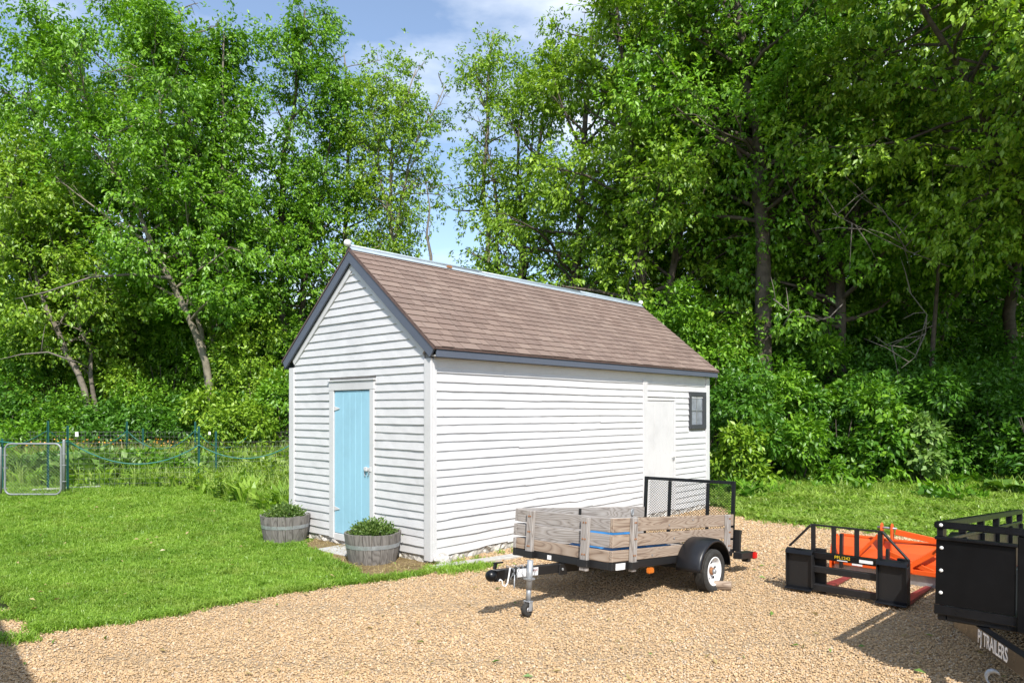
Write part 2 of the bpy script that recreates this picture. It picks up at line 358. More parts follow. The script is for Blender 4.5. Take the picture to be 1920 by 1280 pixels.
# ---------------------------------------------------------------- scatter (stuff only)
def inside(px, py, poly):
    x = np.array([p[0] for p in poly]); y = np.array([p[1] for p in poly]); r = np.zeros(len(px), bool); j = len(poly) - 1
    for i in range(len(poly)):
        c = ((y[i] > py) != (y[j] > py)) & (px < (x[j] - x[i]) * (py - y[i]) / (y[j] - y[i] + 1e-12) + x[i]); r ^= c; j = i
    return r
def src_coll(name, meshes):
    c = bpy.data.collections.new(name)
    for i, me in enumerate(meshes): c.objects.link(bpy.data.objects.new('%s_%02d' % (name, i), me))
    return c
def scatter(name, P, rot, scl, coll, label, cat):
    me = bpy.data.meshes.new(name); me.vertices.add(len(P)); me.vertices.foreach_set('co', np.asarray(P, np.float32).ravel())
    a = me.attributes.new('rot', 'FLOAT_VECTOR', 'POINT'); a.data.foreach_set('vector', np.asarray(rot, np.float32).ravel())
    a = me.attributes.new('scl', 'FLOAT_VECTOR', 'POINT'); a.data.foreach_set('vector', np.asarray(scl, np.float32).ravel())
    n = len(coll.objects)
    a = me.attributes.new('idx', 'INT', 'POINT'); a.data.foreach_set('value', np.random.default_rng(3).integers(0, n, len(P)).astype(np.int32))
    o = link(name, me)
    g = bpy.data.node_groups.new(name, 'GeometryNodeTree')
    g.interface.new_socket('Geometry', in_out='INPUT', socket_type='NodeSocketGeometry'); g.interface.new_socket('Geometry', in_out='OUTPUT', socket_type='NodeSocketGeometry')
    i_ = g.nodes.new('NodeGroupInput'); o_ = g.nodes.new('NodeGroupOutput'); ip = g.nodes.new('GeometryNodeInstanceOnPoints'); ci = g.nodes.new('GeometryNodeCollectionInfo')
    ci.inputs['Collection'].default_value = coll; ci.inputs['Separate Children'].default_value = True; ci.inputs['Reset Children'].default_value = True
    ip.inputs['Pick Instance'].default_value = True
    def na(nm, ty):
        q = g.nodes.new('GeometryNodeInputNamedAttribute'); q.data_type = ty; q.inputs['Name'].default_value = nm; return q.outputs['Attribute']
    g.links.new(i_.outputs[0], ip.inputs['Points']); g.links.new(ci.outputs[0], ip.inputs['Instance'])
    g.links.new(na('idx', 'INT'), ip.inputs['Instance Index']); g.links.new(na('rot', 'FLOAT_VECTOR'), ip.inputs['Rotation']); g.links.new(na('scl', 'FLOAT_VECTOR'), ip.inputs['Scale'])
    g.links.new(ip.outputs[0], o_.inputs[0])
    o.modifiers.new('scatter', 'NODES').node_group = g
    return tag(o, label, cat, kind='stuff')
rng = np.random.default_rng(11)
def stone_meshes():
    out = []
    for i in range(8):
        bm = bmesh.new(); bmesh.ops.create_icosphere(bm, subdivisions=1, radius=1)
        sq = (1, .55 + .4 * rnd.random(), .35 + .3 * rnd.random())
        for v in bm.verts:
            k = .78 + .4 * rnd.random(); v.co = Vector((v.co.x * sq[0] * k, v.co.y * sq[1] * k, v.co.z * sq[2] * k))
        me = bpy.data.meshes.new('stone'); bm.to_mesh(me); bm.free(); me.materials.append(M['stone']); out.append(me)
        for p in me.polygons: p.use_smooth = i % 2 == 0
    return out
def frustum_pts(n, y0, y1, poly, power, holes=()):
    # denser close to the viewer's end of the yard
    t = rng.random(n); Y = (y0 ** power + t * (y1 ** power - y0 ** power)) ** (1 / power)
    X = (rng.random(n) * 2 - 1) * (Y * .76 + .6)
    k = inside(X, Y, poly)
    for h in holes: k &= ~inside(X, Y, h)
    return X[k], Y[k]
SHED0 = (-.9026, 8.0243); SHR = math.pi / 2 - .74672
cs, sn = math.cos(SHR), math.sin(SHR)
def shw(x, y): return (SHED0[0] + cs * x - sn * y, SHED0[1] + sn * x + cs * y)
SHEDP = [shw(0, 0), shw(6.44, 0), shw(6.44, 2.95), shw(0, 2.95)]
PATCH = [gp(570, 1022), gp(600, 1005), shw(0, 2.0), shw(0, 0), gp(830, 1062), gp(800, 1074), gp(755, 1078), gp(690, 1080), gp(640, 1056), gp(600, 1036)]
gx, gy = frustum_pts(330000, 3.6, 13.2, GRAV, -.2, (LAWN, SHEDP))
# two packed wheel lanes sweep across the yard
lane = np.minimum(np.abs(gy - (4.9 + .10 * gx + .05 * gx ** 2)), np.abs(gy - (6.45 + .10 * gx + .05 * gx ** 2 + .3 * np.sin(gx * .5))))
pk = rng.random(len(gx)) > .55 * np.exp(-(lane / .17) ** 2); gx, gy = gx[pk], gy[pk]; n = len(gx)
s = rng.uniform(.0055, .0125, n) * (1 + .25 * (rng.random(n) < .08)) * np.clip(gy / 7, .95, 1.5)
scatter('gravel', np.c_[gx, gy, rng.uniform(-.002, .012, n)], np.c_[rng.normal(0, .35, n), rng.normal(0, .35, n), rng.random(n) * 6.3], np.c_[s, s, s], src_coll('stone_source', stone_meshes()), 'loose tan and grey gravel stones covering the yard', 'gravel')
def tuft_meshes(mat, nv, blades, h, spread, width, lean, broad=0):
    out = []
    for q in range(nv):
        V = []; F = []
        for b in range(blades):
            a = rnd.random() * 6.3; r = spread * math.sqrt(rnd.random()); x, y = r * math.cos(a), r * math.sin(a)
            d = rnd.random() * 6.3; hh = h * rnd.uniform(.55, 1.15); l = lean * rnd.uniform(.2, 1.2) * hh; w = width * rnd.uniform(.7, 1.3)
            dx, dy = math.cos(d), math.sin(d); px_, py_ = -dy * w / 2, dx * w / 2; i = len(V)
            m1 = .45; k = 1.0 if not broad else 1.6
            V += [(x - px_ * .6, y - py_ * .6, 0), (x + px_ * .6, y + py_ * .6, 0), (x + dx * l * .3 - px_ * k, y + dy * l * .3 - py_ * k, hh * .55), (x + dx * l * .3 + px_ * k, y + dy * l * .3 + py_ * k, hh * .55), (x + dx * l, y + dy * l, hh * (1 - .25 * lean))]
            F += [(i, i + 1, i + 3, i + 2), (i + 2, i + 3, i + 4)]
        me = bpy.data.meshes.new('tuft'); me.from_pydata(V, [], F); me.materials.append(mat); out.append(me)
    return out
PLA = gp(535, 1012); PLB = gp(699, 1052)
gx, gy = frustum_pts(62000, 5.2, 18, LAWN, .6, (PATCH, SHEDP)); n = len(gx)
keep = (np.hypot(gx - PLA[0], gy - PLA[1]) > .36) & (np.hypot(gx - PLB[0], gy - PLB[1]) > .36) & ~((gy > 15.4 + rng.random(n)) & (gx > -11))
gx, gy = gx[keep], gy[keep]; n = len(gx)
pn = .5 + .5 * np.sin(gx * 1.7 + np.sin(gy * 1.3) * 1.5) * np.sin(gy * 1.9 + gx * .6)
s = rng.uniform(.7, 1.15, n) * np.clip(gy / 9, .9, 1.5); hgt = s * rng.uniform(.7, 1.25, n) * (.75 + .5 * pn)
scatter('lawn_grass', np.c_[gx, gy, np.full(n, .004)], np.c_[rng.normal(0, .12, n), rng.normal(0, .12, n), rng.random(n) * 6.3], np.c_[s, s, hgt], src_coll('grass_source', tuft_meshes(M['grass'], 7, 26, .062, .055, .0065, 1.0)), 'short bright green blades of the mown lawn', 'grass')
gx, gy = frustum_pts(52000, 8.5, 20, VERGE, .7, (SHEDP,)); n = len(gx)
s = rng.uniform(.7, 1.2, n) * np.clip(gy / 11, .85, 1.4); hgt = s * rng.uniform(.7, 1.3, n) * np.clip(.55 + (gy - 10) * .11, .55, 1.7)
scatter('verge_grass', np.c_[gx, gy, np.full(n, .004)], np.c_[rng.normal(0, .15, n), rng.normal(0, .15, n), rng.random(n) * 6.3], np.c_[s, s, hgt], src_coll('verge_source', tuft_meshes(M['weed'], 5, 22, .13, .09, .010, 1.1) + tuft_meshes(M['grass'], 3, 14, .12, .09, .022, 1.2, 1)), 'shaggy light green weeds and grass beside the woods', 'weeds')
gx, gy = frustum_pts(5200, 13.2, 19.5, VERGE, 1.0, (SHEDP,)); n = len(gx); wn_ = np.sin(gx * 1.7) * np.sin(gy * 1.3 + gx * .4) + (gy - 15.2) * .45; k = wn_ + rng.normal(0, .4, n) > .15
gx, gy = gx[k], gy[k]; n = len(gx); s = rng.uniform(.6, 1.25, n)
scatter('verge_weeds', np.c_[gx, gy, np.full(n, .004)], np.c_[rng.normal(0, .15, n), rng.normal(0, .15, n), rng.random(n) * 6.3], np.c_[s, s, s * rng.uniform(.7, 1.3, n)], src_coll('weed_source', tuft_meshes(M['leafA'], 4, 18, .34, .15, .045, .9, 1) + tuft_meshes(M['weed'], 3, 16, .36, .13, .018, .7) + tuft_meshes(M['leafC'], 3, 18, .30, .15, .06, 1.0, 1)), 'taller leafy weeds where the verge meets the woods', 'weeds')
LT = [gp(375, 925), gp(430, 940), gp(500, 958), gp(552, 972), shw(.3, 3.0), shw(4, 3.0), (-1.5, 19), (-14, 22), (-14, 17), (-7.2, 15.9)]
gx, gy = frustum_pts(15000, 10, 22, LT, .8, (SHEDP,)); n = len(gx)
s = rng.uniform(.8, 1.5, n); scatter('tall_grass', np.c_[gx, gy, np.full(n, .004)], np.c_[rng.normal(0, .12, n), rng.normal(0, .12, n), rng.random(n) * 6.3], np.c_[s, s, s * rng.uniform(.8, 1.7, n)], src_coll('tall_source', tuft_meshes(M['weed'], 4, 20, .30, .10, .014, .7) + tuft_meshes(M['grass'], 4, 12, .24, .12, .035, 1.0, 1)), 'tall unmown grass and weeds left of the shed', 'tall grass')
M['dirt'] = turf_mat('dry dirt and straw', (.20, .14, .07), (.34, .26, .14), 6)
tag(sheet('bare_patch', PATCH, .010, M['dirt']), 'bare dirt patch with straw in front of the blue door', 'dirt')
gx, gy = frustum_pts(9000, 6.5, 10, PATCH, 1, (SHEDP,)); n = len(gx)
s = rng.uniform(.7, 1.3, n); dead = src_coll('straw_source', tuft_meshes(M['straw'], 5, 10, .03, .06, .005, 2.2))
scatter('dry_clippings', np.c_[gx, gy, np.full(n, .008)], np.c_[rng.normal(0, .3, n), rng.normal(0, .3, n), rng.random(n) * 6.3], np.c_[s, s, s], dead, 'dry straw coloured clippings around the planters', 'clippings')
lx, ly = frustum_pts(420, 4.2, 14, [(-9, 3), (9, 3), (9, 14), (-9, 14)], .8, (SHEDP,)); n = len(lx); lm = []
for q in range(3):
    me = bpy.data.meshes.new('litter'); me.from_pydata([(-.03, 0, .004), (-.004, .014, .012 + .004 * q), (.034, 0, .003), (0, -.015, .010)], [], [(0, 1, 2), (0, 2, 3)]); me.materials.append(M[('straw', 'leafbig', 'straw')[q]]); lm.append(me)
s = rng.uniform(.5, 1.2, n)
scatter('leaf_litter', np.c_[lx, ly, np.full(n, .018) + .045 * inside(lx, ly, LAWN)], np.c_[rng.normal(0, .3, n), rng.normal(0, .3, n), rng.random(n) * 6.3], np.c_[s, s, s], src_coll('litter_source', lm), 'stray fallen leaves dotted over gravel and lawn', 'leaves')
# thin green fringe creeping over the gravel edge and along the slabs
fr = []
for (ax, ay), (bx, by) in zip(lawn_edge[:-1], lawn_edge[1:]):
    for k in range(int(90 * math.hypot(bx - ax, by - ay))):
        t = rnd.random(); fr.append((ax + (bx - ax) * t + rnd.gauss(0, .03), ay + (by - ay) * t + rnd.gauss(0, .03)))
for (ax, ay), (bx, by) in zip(rt_edge[:-1], rt_edge[1:]):
    for k in range(int(60 * math.hypot(bx - ax, by - ay))):
        t = rnd.random(); fr.append((ax + (bx - ax) * t + rnd.gauss(0, .12), ay + (by - ay) * t + rnd.gauss(0, .12)))
for (u, v, m_, sp) in ((840, 1072, 60, .10), (880, 1066, 50, .14), (905, 1062, 20, .08), (12, 1160, 22, .10), (14, 1200, 26, .10), (40, 1202, 14, .05)):
    c = gp(u, v)
    for k in range(m_): fr.append((c[0] + rnd.gauss(0, sp), c[1] + rnd.gauss(0, sp * .7)))
for k in range(45):
    fr.append(shw(rnd.random() ** 1.3 * 4.2, -.10 - abs(rnd.gauss(0, .07))))
fr = np.array(fr); n = len(fr); s = rng.uniform(.6, 1.2, n)
scatter('edge_grass', np.c_[fr, np.full(n, .004)], np.c_[rng.normal(0, .2, n), rng.normal(0, .2, n), rng.random(n) * 6.3], np.c_[s, s, s], src_coll('edge_source', tuft_meshes(M['grass'], 5, 16, .07, .05, .007, 1.2)), 'ragged fringe of grass creeping onto the gravel', 'grass')
# leaf litter and low ground cover under the trees

# ---------------------------------------------------------------- shed
WG, LS = 2.953, 6.445                 # gable width, length
ZB, ZE, ZR, OE, OG, OG2 = .088, 2.4215, 3.756, .152, .065, .11
SL = (ZR - ZE) / (WG / 2 + OE); PIT = math.atan(SL); CP, SP = math.cos(PIT), math.sin(PIT)
shed = empty('shed', (*SHED0, 0), SHR)
tag(shed, 'white clapboard shed with brown shingle roof and blue plank door', 'shed')
side = lambda a, o, z: (a, -o, z)
gab = lambda a, o, z: (-o, a, z)
back = lambda a, o, z: (a, WG + o, z)
rear = lambda a, o, z: (LS + o, a, z)
def clap(mapf, a0, a1, z0, h, parent, a0t=None, a1t=None, wavy=.0025, chips=.0):
    a0t = a0 if a0t is None else a0t; a1t = a1 if a1t is None else a1t
    nseg = max(2, int((a1 - a0) / .13)); v = []; f = []
    ph = rnd.random() * 6; z0 += rnd.gauss(0, .002); tilt = rnd.gauss(0, .003); pr = rnd.uniform(.021, .026); chip = 0
    for i in range(nseg + 1):
        t = i / nseg; ab = a0 + (a1 - a0) * t; atp = a0t + (a1t - a0t) * t
        if rnd.random() < chips: chip = rnd.choice((0, 0, .006, .011, -.004))
        zz = z0 + tilt * (t - .5) + wavy * math.sin(ph + ab * 2.1) + rnd.gauss(0, .0009) + chip; oo = pr + rnd.gauss(0, .0012)
        v += [mapf(ab, oo, zz), mapf(ab, .0, zz), mapf(atp, .005, z0 + h), mapf(atp, .0, z0 + h)]
    for i in range(nseg):
        b = i * 4; f += [(b, b + 4, b + 5, b + 1), (b, b + 2, b + 6, b + 4), (b + 2, b + 3, b + 7, b + 6)]
    f += [(0, 1, 3, 2), (nseg * 4, nseg * 4 + 2, nseg * 4 + 3, nseg * 4 + 1)]
    m = MB(); m.v = v; m.f = f; m.sm = [False] * len(f)
    return m.build('clapboard', M['white'], parent)
# inner boxes: one wall object per side carries its clapboards
gw = MB().prism([(.004, .02, 0), (.004, WG - .02, 0), (.004, WG - .02, 2.3), (.004, WG / 2, 3.55), (.004, .02, 2.3)], (.06, 0, 0)).build('gable_wall', M['wall'], shed)
sw = MB().box(.07, LS - .07, .004, .06, 0, 2.32).build('side_wall', M['wall'], shed)
bw = MB().box(.07, LS - .07, WG - .06, WG - .004, 0, 2.32).build('back_wall', M['wall'], shed)
rw = MB().prism([(LS - .064, .02, 0), (LS - .064, WG - .02, 0), (LS - .064, WG - .02, 2.3), (LS - .064, WG / 2, 3.55), (LS - .064, .02, 2.3)], (.06, 0, 0)).build('rear_wall', M['wall'], shed)
EXPO = .0985
roofz = lambda y: ZE + SL * (min(y, WG - y) + OE)
def ylim(z, off=.285):  # gable siding limit below the rake frieze
    return max(.08, (z + off - ZE) / SL - OE)
z = ZB; i = 0
while z < 3.44:
    h = EXPO + .014; y0, y1 = ylim(z), ylim(min(z + h, 3.47))
    chips = .04 if z < .6 else .008
    if z < 2.03 and z + .05 > .12:
        clap(gab, .08, 1.03, z, h, gw, chips=chips); clap(gab, 1.97, WG - .10, z, h, gw, chips=chips)
    elif z < 2.11 and z > 2.0:
        clap(gab, .08, 1.0, z, h, gw, chips=chips); clap(gab, 2.0, WG - .10, z, h, gw, chips=chips)
    elif WG - 2 * y0 > .06:
        clap(gab, y0, WG - y0, z, h, gw, min(y1, WG / 2 - .01), max(WG - y1, WG / 2 + .01), chips=chips)
    clap(rear, max(.1, y0), WG - max(.1, y0), z, h, rw, min(y1, WG / 2 - .01), max(WG - y1, WG / 2 + .01)) if WG - 2 * y0 > .06 else None
    z += EXPO * (1 + rnd.gauss(0, .02))
z = ZB - .004
while z < 2.2:
    h = EXPO + .014; low = z < .62
    jn = rnd.uniform(1.1, 3.3); kw = dict(chips=.10 if low else .015, wavy=.006 if low else .003)
    if rnd.random() < .75: clap(side, .056, jn - .0015, z, h, sw, **kw); clap(side, jn + .0015, 4.294, z + rnd.gauss(0, .002), h, sw, **kw)
    else: clap(side, .056, 4.294, z, h, sw, **kw)
    if z > 1.93: clap(side, 4.417, LS - .125, z, h, sw)
    elif z > 1.32: clap(side, 5.29, 5.735, z, h, sw)
    else: clap(side, 5.29, LS - .125, z, h, sw, chips=.02)
    clap(back, .1, LS - .1, z, h, bw)
    z += EXPO * (1 + rnd.gauss(0, .02))
# corner boards, frieze, divider
def trim(name, mapf, a0, a1, o0, o1, z0, z1, mat='whitev', bev=.004, parent=None):
    p = [mapf(a0, o0, z0), mapf(a1, o0, z0), mapf(a1, o1, z0), mapf(a0, o1, z0), mapf(a0, o0, z1), mapf(a1, o0, z1), mapf(a1, o1, z1), mapf(a0, o1, z1)]
    return MB().hexa(p).build(name, M[mat], parent or shed, bev)
trim('corner_board', gab, -.036, .082, .001, .036, ZB - .05, 2.30); trim('corner_board', side, .002, .056, .001, .0365, ZB - .045, 2.29)
trim('corner_board', gab, WG - .105, WG + .02, .001, .035, ZB - .02, 2.31); trim('corner_board', side, LS - .125, LS, .001, .0355, ZB - .03, 2.30)
trim('corner_board', back, .002, .1, .001, .030, ZB, 2.30); trim('corner_board', back, LS - .1, LS, .001, .030, ZB, 2.30)
trim('divider_board', side, 4.294, 4.417, .001, .034, ZB - .02, 2.21)
trim('frieze_board', side, .03, LS, .001, .018, 2.20, 2.315, 'white')
# gable door
dr = MB().box(.003, .02, 1.10, 1.876, .15, 1.97).build('blue_door', M['blue'], shed)
dr['label'] = 'sky blue plank door with white strap hinges'
pw = [1.104, 1.285, 1.41, 1.53, 1.68, 1.874]
for a, b in zip(pw[:-1], pw[1:]):
    MB().hexa([gab(a + .002, .004, .152 + rnd.uniform(0, .012)), gab(b - .002, .004, .152 + rnd.uniform(0, .012)), gab(b - .002, .019 + rnd.uniform(0, .002), .152), gab(a + .002, .019, .152),
               gab(a + .002, .004, 1.966), gab(b - .002, .004, 1.966), gab(b - .002, .019, 1.966), gab(a + .002, .019, 1.966)]).build('plank', M['blue'], dr, .003)
for zc in (1.745, .462):
    MB().prism([gab(1.90, .022, zc - .028), gab(1.86, .022, zc - .028), gab(1.755, .022, zc - .006), gab(1.755, .022, zc + .006), gab(1.86, .022, zc + .028), gab(1.90, .022, zc + .028)], (-.006, 0, 0)).build('strap_hinge', M['whitev'], dr, .002)
hasp = MB().box(-.034, -.020, 1.09, 1.225, .985, 1.022).box(-.052, -.034, 1.145, 1.185, .978, 1.03).box(-.044, -.02, 1.06, 1.10, .975, 1.03).build('hasp', M['whitev'], dr, .004)
pts = [gab(1.17 + .042 * math.sin(a), .03, .955 + .05 * math.cos(a)) for a in np.linspace(-2.6, 2.6, 14)]
MB().tube(pts, .005, 6).build('pull_ring', M['steel'], dr)
trim('door_frame', gab, 1.02, 1.102, .001, .036, ZB - .01, 1.974); trim('door_frame', gab, 1.877, 1.975, .001, .036, ZB - .01, 1.974)
trim('door_header', gab, 1.012, 1.985, .001, .037, 1.976, 2.085, 'white'); trim('header_cap', gab, .995, 2.0, .001, .052, 2.087, 2.108, 'white')
trim('threshold', gab, 1.04, 1.94, .001, .024, .06, .146, 'white')
# side door
d2 = MB().box(4.43, 5.232, -.018, -.002, ZB + .01, 1.872).build('side_door', M['whitev'], shed); d2['label'] = 'white painted plank door beside the small window'
for a, b in ((4.434, 4.63), (4.632, 4.85), (4.852, 5.05), (5.052, 5.229)):
    MB().box(a + .0015, b, -.021 - rnd.uniform(0, .002), -.017, ZB + .012, 1.868).build('plank', M['whitev'], d2, .002)
MB().box(5.165, 5.24, -.036, -.022, .955, 1.0).box(5.18, 5.215, -.055, -.034, .965, .992).build('hasp', M['ball'], d2, .003)
MB().tube([side(5.2 + .022 * math.sin(a), .04, .935 + .03 * math.cos(a)) for a in np.linspace(-2.6, 2.6, 10)], .006, 6).build('padlock', M['galv'], d2)
trim('door_header', side, 4.42, 5.29, .001, .028, 1.882, 1.925, 'white'); trim('door_frame', side, 5.236, 5.288, .001, .028, ZB - .01, 1.880)
# window
wf = MB().box(5.738, 5.80, -.040, -.001, 1.41, 2.046).box(6.215, 6.316, -.040, -.001, 1.41, 2.046).box(5.802, 6.213, -.039, -.001, 1.972, 2.046).box(5.802, 6.213, -.046, -.001, 1.41, 1.482).build('window', M['dkframe'], shed, .003)
wf['label'] = 'small four pane window in a peeling dark frame'
for a, b in ((5.802, 5.995), (6.012, 6.213)):
    for c, d in ((1.484, 1.718), (1.732, 1.970)):
        MB().box(a, b, -.014, -.010, c, d).build('pane', M['glass'], wf)
MB().box(5.996, 6.011, -.026, -.008, 1.483, 1.971).box(5.803, 6.212, -.0255, -.009, 1.719, 1.731).build('muntin', M['galvp'], wf)
# foundation: rough stone strip with an uneven face
def rough_strip(name, mapf, a0, a1, o, z0, z1, n, parent, amp=.018):
    v = []; f = []; rows = 5
    for i in range(n + 1):
        for j in range(rows):
            a = a0 + (a1 - a0) * i / n; zz = z0 + (z1 - z0) * j / (rows - 1)
            v.append(mapf(a, o + rnd.gauss(0, amp) * (1 if 0 < i < n else 0), zz + (rnd.gauss(0, .008) if 0 < j < rows - 1 else 0)))
    for i in range(n):
        for j in range(rows - 1):
            b = i * rows + j; f.append((b, b + rows, b + rows + 1, b + 1))
    m = MB(); m.v = v; m.f = f; m.sm = [False] * len(f); return m.build(name, M['rubble'], parent)
fo = MB().box(.03, LS - .03, .03, WG - .03, -.1, ZB + .02).build('foundation', M['rubble'], shed)
rough_strip('rubble_face', side, .02, LS - .02, .004, -.05, ZB + .012, 130, fo, .013); rough_strip('rubble_face', gab, .02, WG - .02, .002, -.05, ZB + .012, 60, fo, .013)
# roof: local slope frame. t runs up the slope from the eave edge, n is the outward offset
XA, XB = -OG, LS + OG2; SLEN = (WG / 2 + OE) / CP
def slope(x, t, n, far=False):
    y = -OE + t * CP - n * SP; zz = ZE + t * SP + n * CP
    return (x, WG - y if far else y, zz)
roof = MB().hexa([slope(XA, 0, -.038), slope(XB, 0, -.038), slope(XB, 0, -.014), slope(XA, 0, -.014), slope(XA, SLEN, -.038), slope(XB, SLEN, -.038), slope(XB, SLEN, -.014), slope(XA, SLEN, -.014)]) \
    .hexa([slope(XA, 0, -.038, True), slope(XB, 0, -.038, True), slope(XB, 0, -.014, True), slope(XA, 0, -.014, True), slope(XA, SLEN, -.038, True), slope(XB, SLEN, -.038, True), slope(XB, SLEN, -.014, True), slope(XA, SLEN, -.014, True)]).build('roof', M['shingle'], shed)
NR = 17; EX = SLEN / NR
def shingle_pts(x0, x1, r):
    t0 = r * EX; t1 = min(t0 + EX * 1.35, SLEN); k = .0045
    return [slope(x0, t0, -.004), slope(x1, t0, -.004), slope(x1, t1, -.012), slope(x0, t1, -.012), slope(x0, t0, .0065), slope(x1, t0, .0065), slope(x1, t1, -.008), slope(x0, t1, -.008)]
tabs = []
for r in range(NR):
    x = XA - .012; x1 = x + (.07 + .3 * ((r * .37 + .2 * rnd.random()) % 1))
    while x < XB + .01:
        x1 = min(x1, XB + .012)
        if x1 - x > .03: tabs.append((x + .0042, x1 - .0042, r, rnd.gauss(0, .004)))
        x = x1; x1 = x + rnd.choice((.13, .16, .19, .2, .22, .24, .27))
tabs.sort(key=lambda q: (Vector((*shw(q[0], 0), 2.9)) - cam.location).length)
rest = MB()
for k, (a, b, r, dz) in enumerate(tabs):
    p = [(q[0], q[1], q[2]) for q in shingle_pts(a, b, r)]
    p[0], p[1], p[4], p[5] = [(x_, y_ - dz * CP, z_ - dz * SP) for x_, y_, z_ in (p[0], p[1], p[4], p[5])]
    if k < 300: MB().hexa(p).build('shingle', M['shingle'], roof)
    else: rest.hexa(p)
tag(rest.build('far_shingles', M['shingle'], roof), kind='stuff')
# rake boards, drip edges, fascia, ridge cap and finials
def rake(name, xs, n0, n1, far, mat, t0=0, t1=SLEN, bev=.003):
    x0, x1 = xs
    return MB().hexa([slope(x0, t0, n0, far), slope(x1, t0, n0, far), slope(x1, t0, n1, far), slope(x0, t0, n1, far), slope(x0, t1, n0, far), slope(x1, t1, n0, far), slope(x1, t1, n1, far), slope(x0, t1, n1, far)]).build(name, M[mat], shed, bev)
for far in (False, True):
    e = .0015 if far else 0
    rake('rake_board', (XA - .008 + e, XA + .020), -.150, -.040, far, 'slate', -.0, SLEN + .012)
    rake('drip_edge', (XA - .016 + e, XA + .012), -.038, -.0165, far, 'brown', -.012, SLEN + .012, 0)
    rake('rake_frieze', (-.034 + e, -.002), -.225, -.145, far, 'white', .16, SLEN - .12)
    rake('rake_board', (XB - .02 + e, XB + .006), -.15, -.040, far, 'slate', 0, SLEN + .01)
    rake('rake_soffit', (XA + .022 + e, -.001), -.060, -.0405, far, 'white', .05, SLEN - .03)
MB().box(XA + .022, XB - .022, -OE + .006, -OE + .028, 2.307, 2.392).build('fascia', M['slate'], shed, .003)
MB().box(XA - .004, XB + .006, -OE - .008, -OE + .02, 2.394, 2.4115).build('drip_edge', M['brown'], shed)
MB().box(XA + .03, XB - .03, -OE + .03, -.02, 2.318, 2.332).build('soffit', M['white'], shed)
MB().box(XA + .022, XB - .022, WG + OE - .028, WG + OE - .006, 2.30, 2.392).build('fascia', M['slate'], shed, .003)
def ridge(x0, x1, lift):
    m = MB(); w = .085
    for far in (False, True):
        m.hexa([slope(x0, SLEN - w, .006 + lift, far), slope(x1, SLEN - w, .006 + lift, far), slope(x1, SLEN - w, .009 + lift, far), slope(x0, SLEN - w, .009 + lift, far),
                slope(x0, SLEN + .004, .006 + lift, far), slope(x1, SLEN + .004, .006 + lift, far), slope(x1, SLEN + .004, .009 + lift, far), slope(x0, SLEN + .004, .009 + lift, far)])
    m.tube([(x0, WG / 2, ZR + .018 + lift), (x1, WG / 2, ZR + .018 + lift)], .018, 10)
    return m.build('ridge_cap', M['zinc'], shed)
ridge(XA - .01, 2.25, .004); ridge(2.2, 4.7, .0); ridge(4.65, XB + .01, .004)
MB().box(1.52, 1.60, WG / 2 - .075, WG / 2 - .045, ZR - .03, ZR + .004).build('rust_patch', M['rust'], shed)
for x in (XA - .03, XB + .02):
    MB().lathe([(.001, -.045)] + [(.045 * math.cos(a), .045 * math.sin(a)) for a in np.linspace(-1.5, 1.5, 11)] + [(.001, .045)], 16, 'z', (x, WG / 2, ZR + .048)).build('finial_ball', M['ball'], shed)

# ---------------------------------------------------------------- stones and slabs by the shed
def rock(name, loc, size, seed, mat, label, cat, group=None):
    r = random.Random(seed); bm = bmesh.new(); bmesh.ops.create_icosphere(bm, subdivisions=3, radius=1)
    from mathutils import noise as mn
    for v in bm.verts:
        k = 1 + .32 * mn.noise(v.co * 1.3 + Vector((seed, 0, 0))) + .12 * mn.noise(v.co * 4 + Vector((0, seed, 0)))
        v.co = Vector((v.co.x * size[0] * k, v.co.y * size[1] * k, v.co.z * size[2] * k))
    me = bpy.data.meshes.new(name); bm.to_mesh(me); bm.free()
    o = link(name, me, mat); o.location = loc; o.rotation_euler = (0, 0, r.random() * 6)
    return tag(o, label, cat, group)
c = gp(830, 1056); rock('corner_rock', (*c, .04), (.15, .10, .075), 3, M['rubble'], 'pale rough stone under the near corner of the shed', 'rock')
c = gp(806, 1052); rock('corner_rock', (*c, .01), (.07, .06, .04), 5, M['rubble'], 'small stone half buried left of the corner rock', 'rock')
def slab(name, u0, v0, u1, v1, w, h, label, wob=.01):
    a, b = Vector((*gp(u0, v0), 0)), Vector((*gp(u1, v1), 0)); d = (b - a).normalized(); p = Vector((-d.y, d.x, 0)) * w
    r = lambda: rnd.uniform(-wob, wob)
    ring = [a, a + (b - a) * .5 + p * r(), b, b + p, a + (b - a) * .5 + p * (1 + r()), a + p]
    ring = [(q.x + r(), q.y + r(), -.03) for q in ring]
    o = MB().prism(ring, (0, 0, .03 + h)).build(name, M['concrete'], None, .006); return tag(o, label, 'slab')
slab('edging_slab', 812, 1070, 900, 1057, .13, .035, 'concrete edging slab along the shed nearest the grass corner')
slab('edging_slab', 901, 1057, 985, 1044, .15, .03, 'concrete edging slab reaching behind the trailer tongue')
slab('paving_slab', 596, 1031, 650, 1044, .34, .022, 'flat grey stepping slab in front of the blue door', .02)

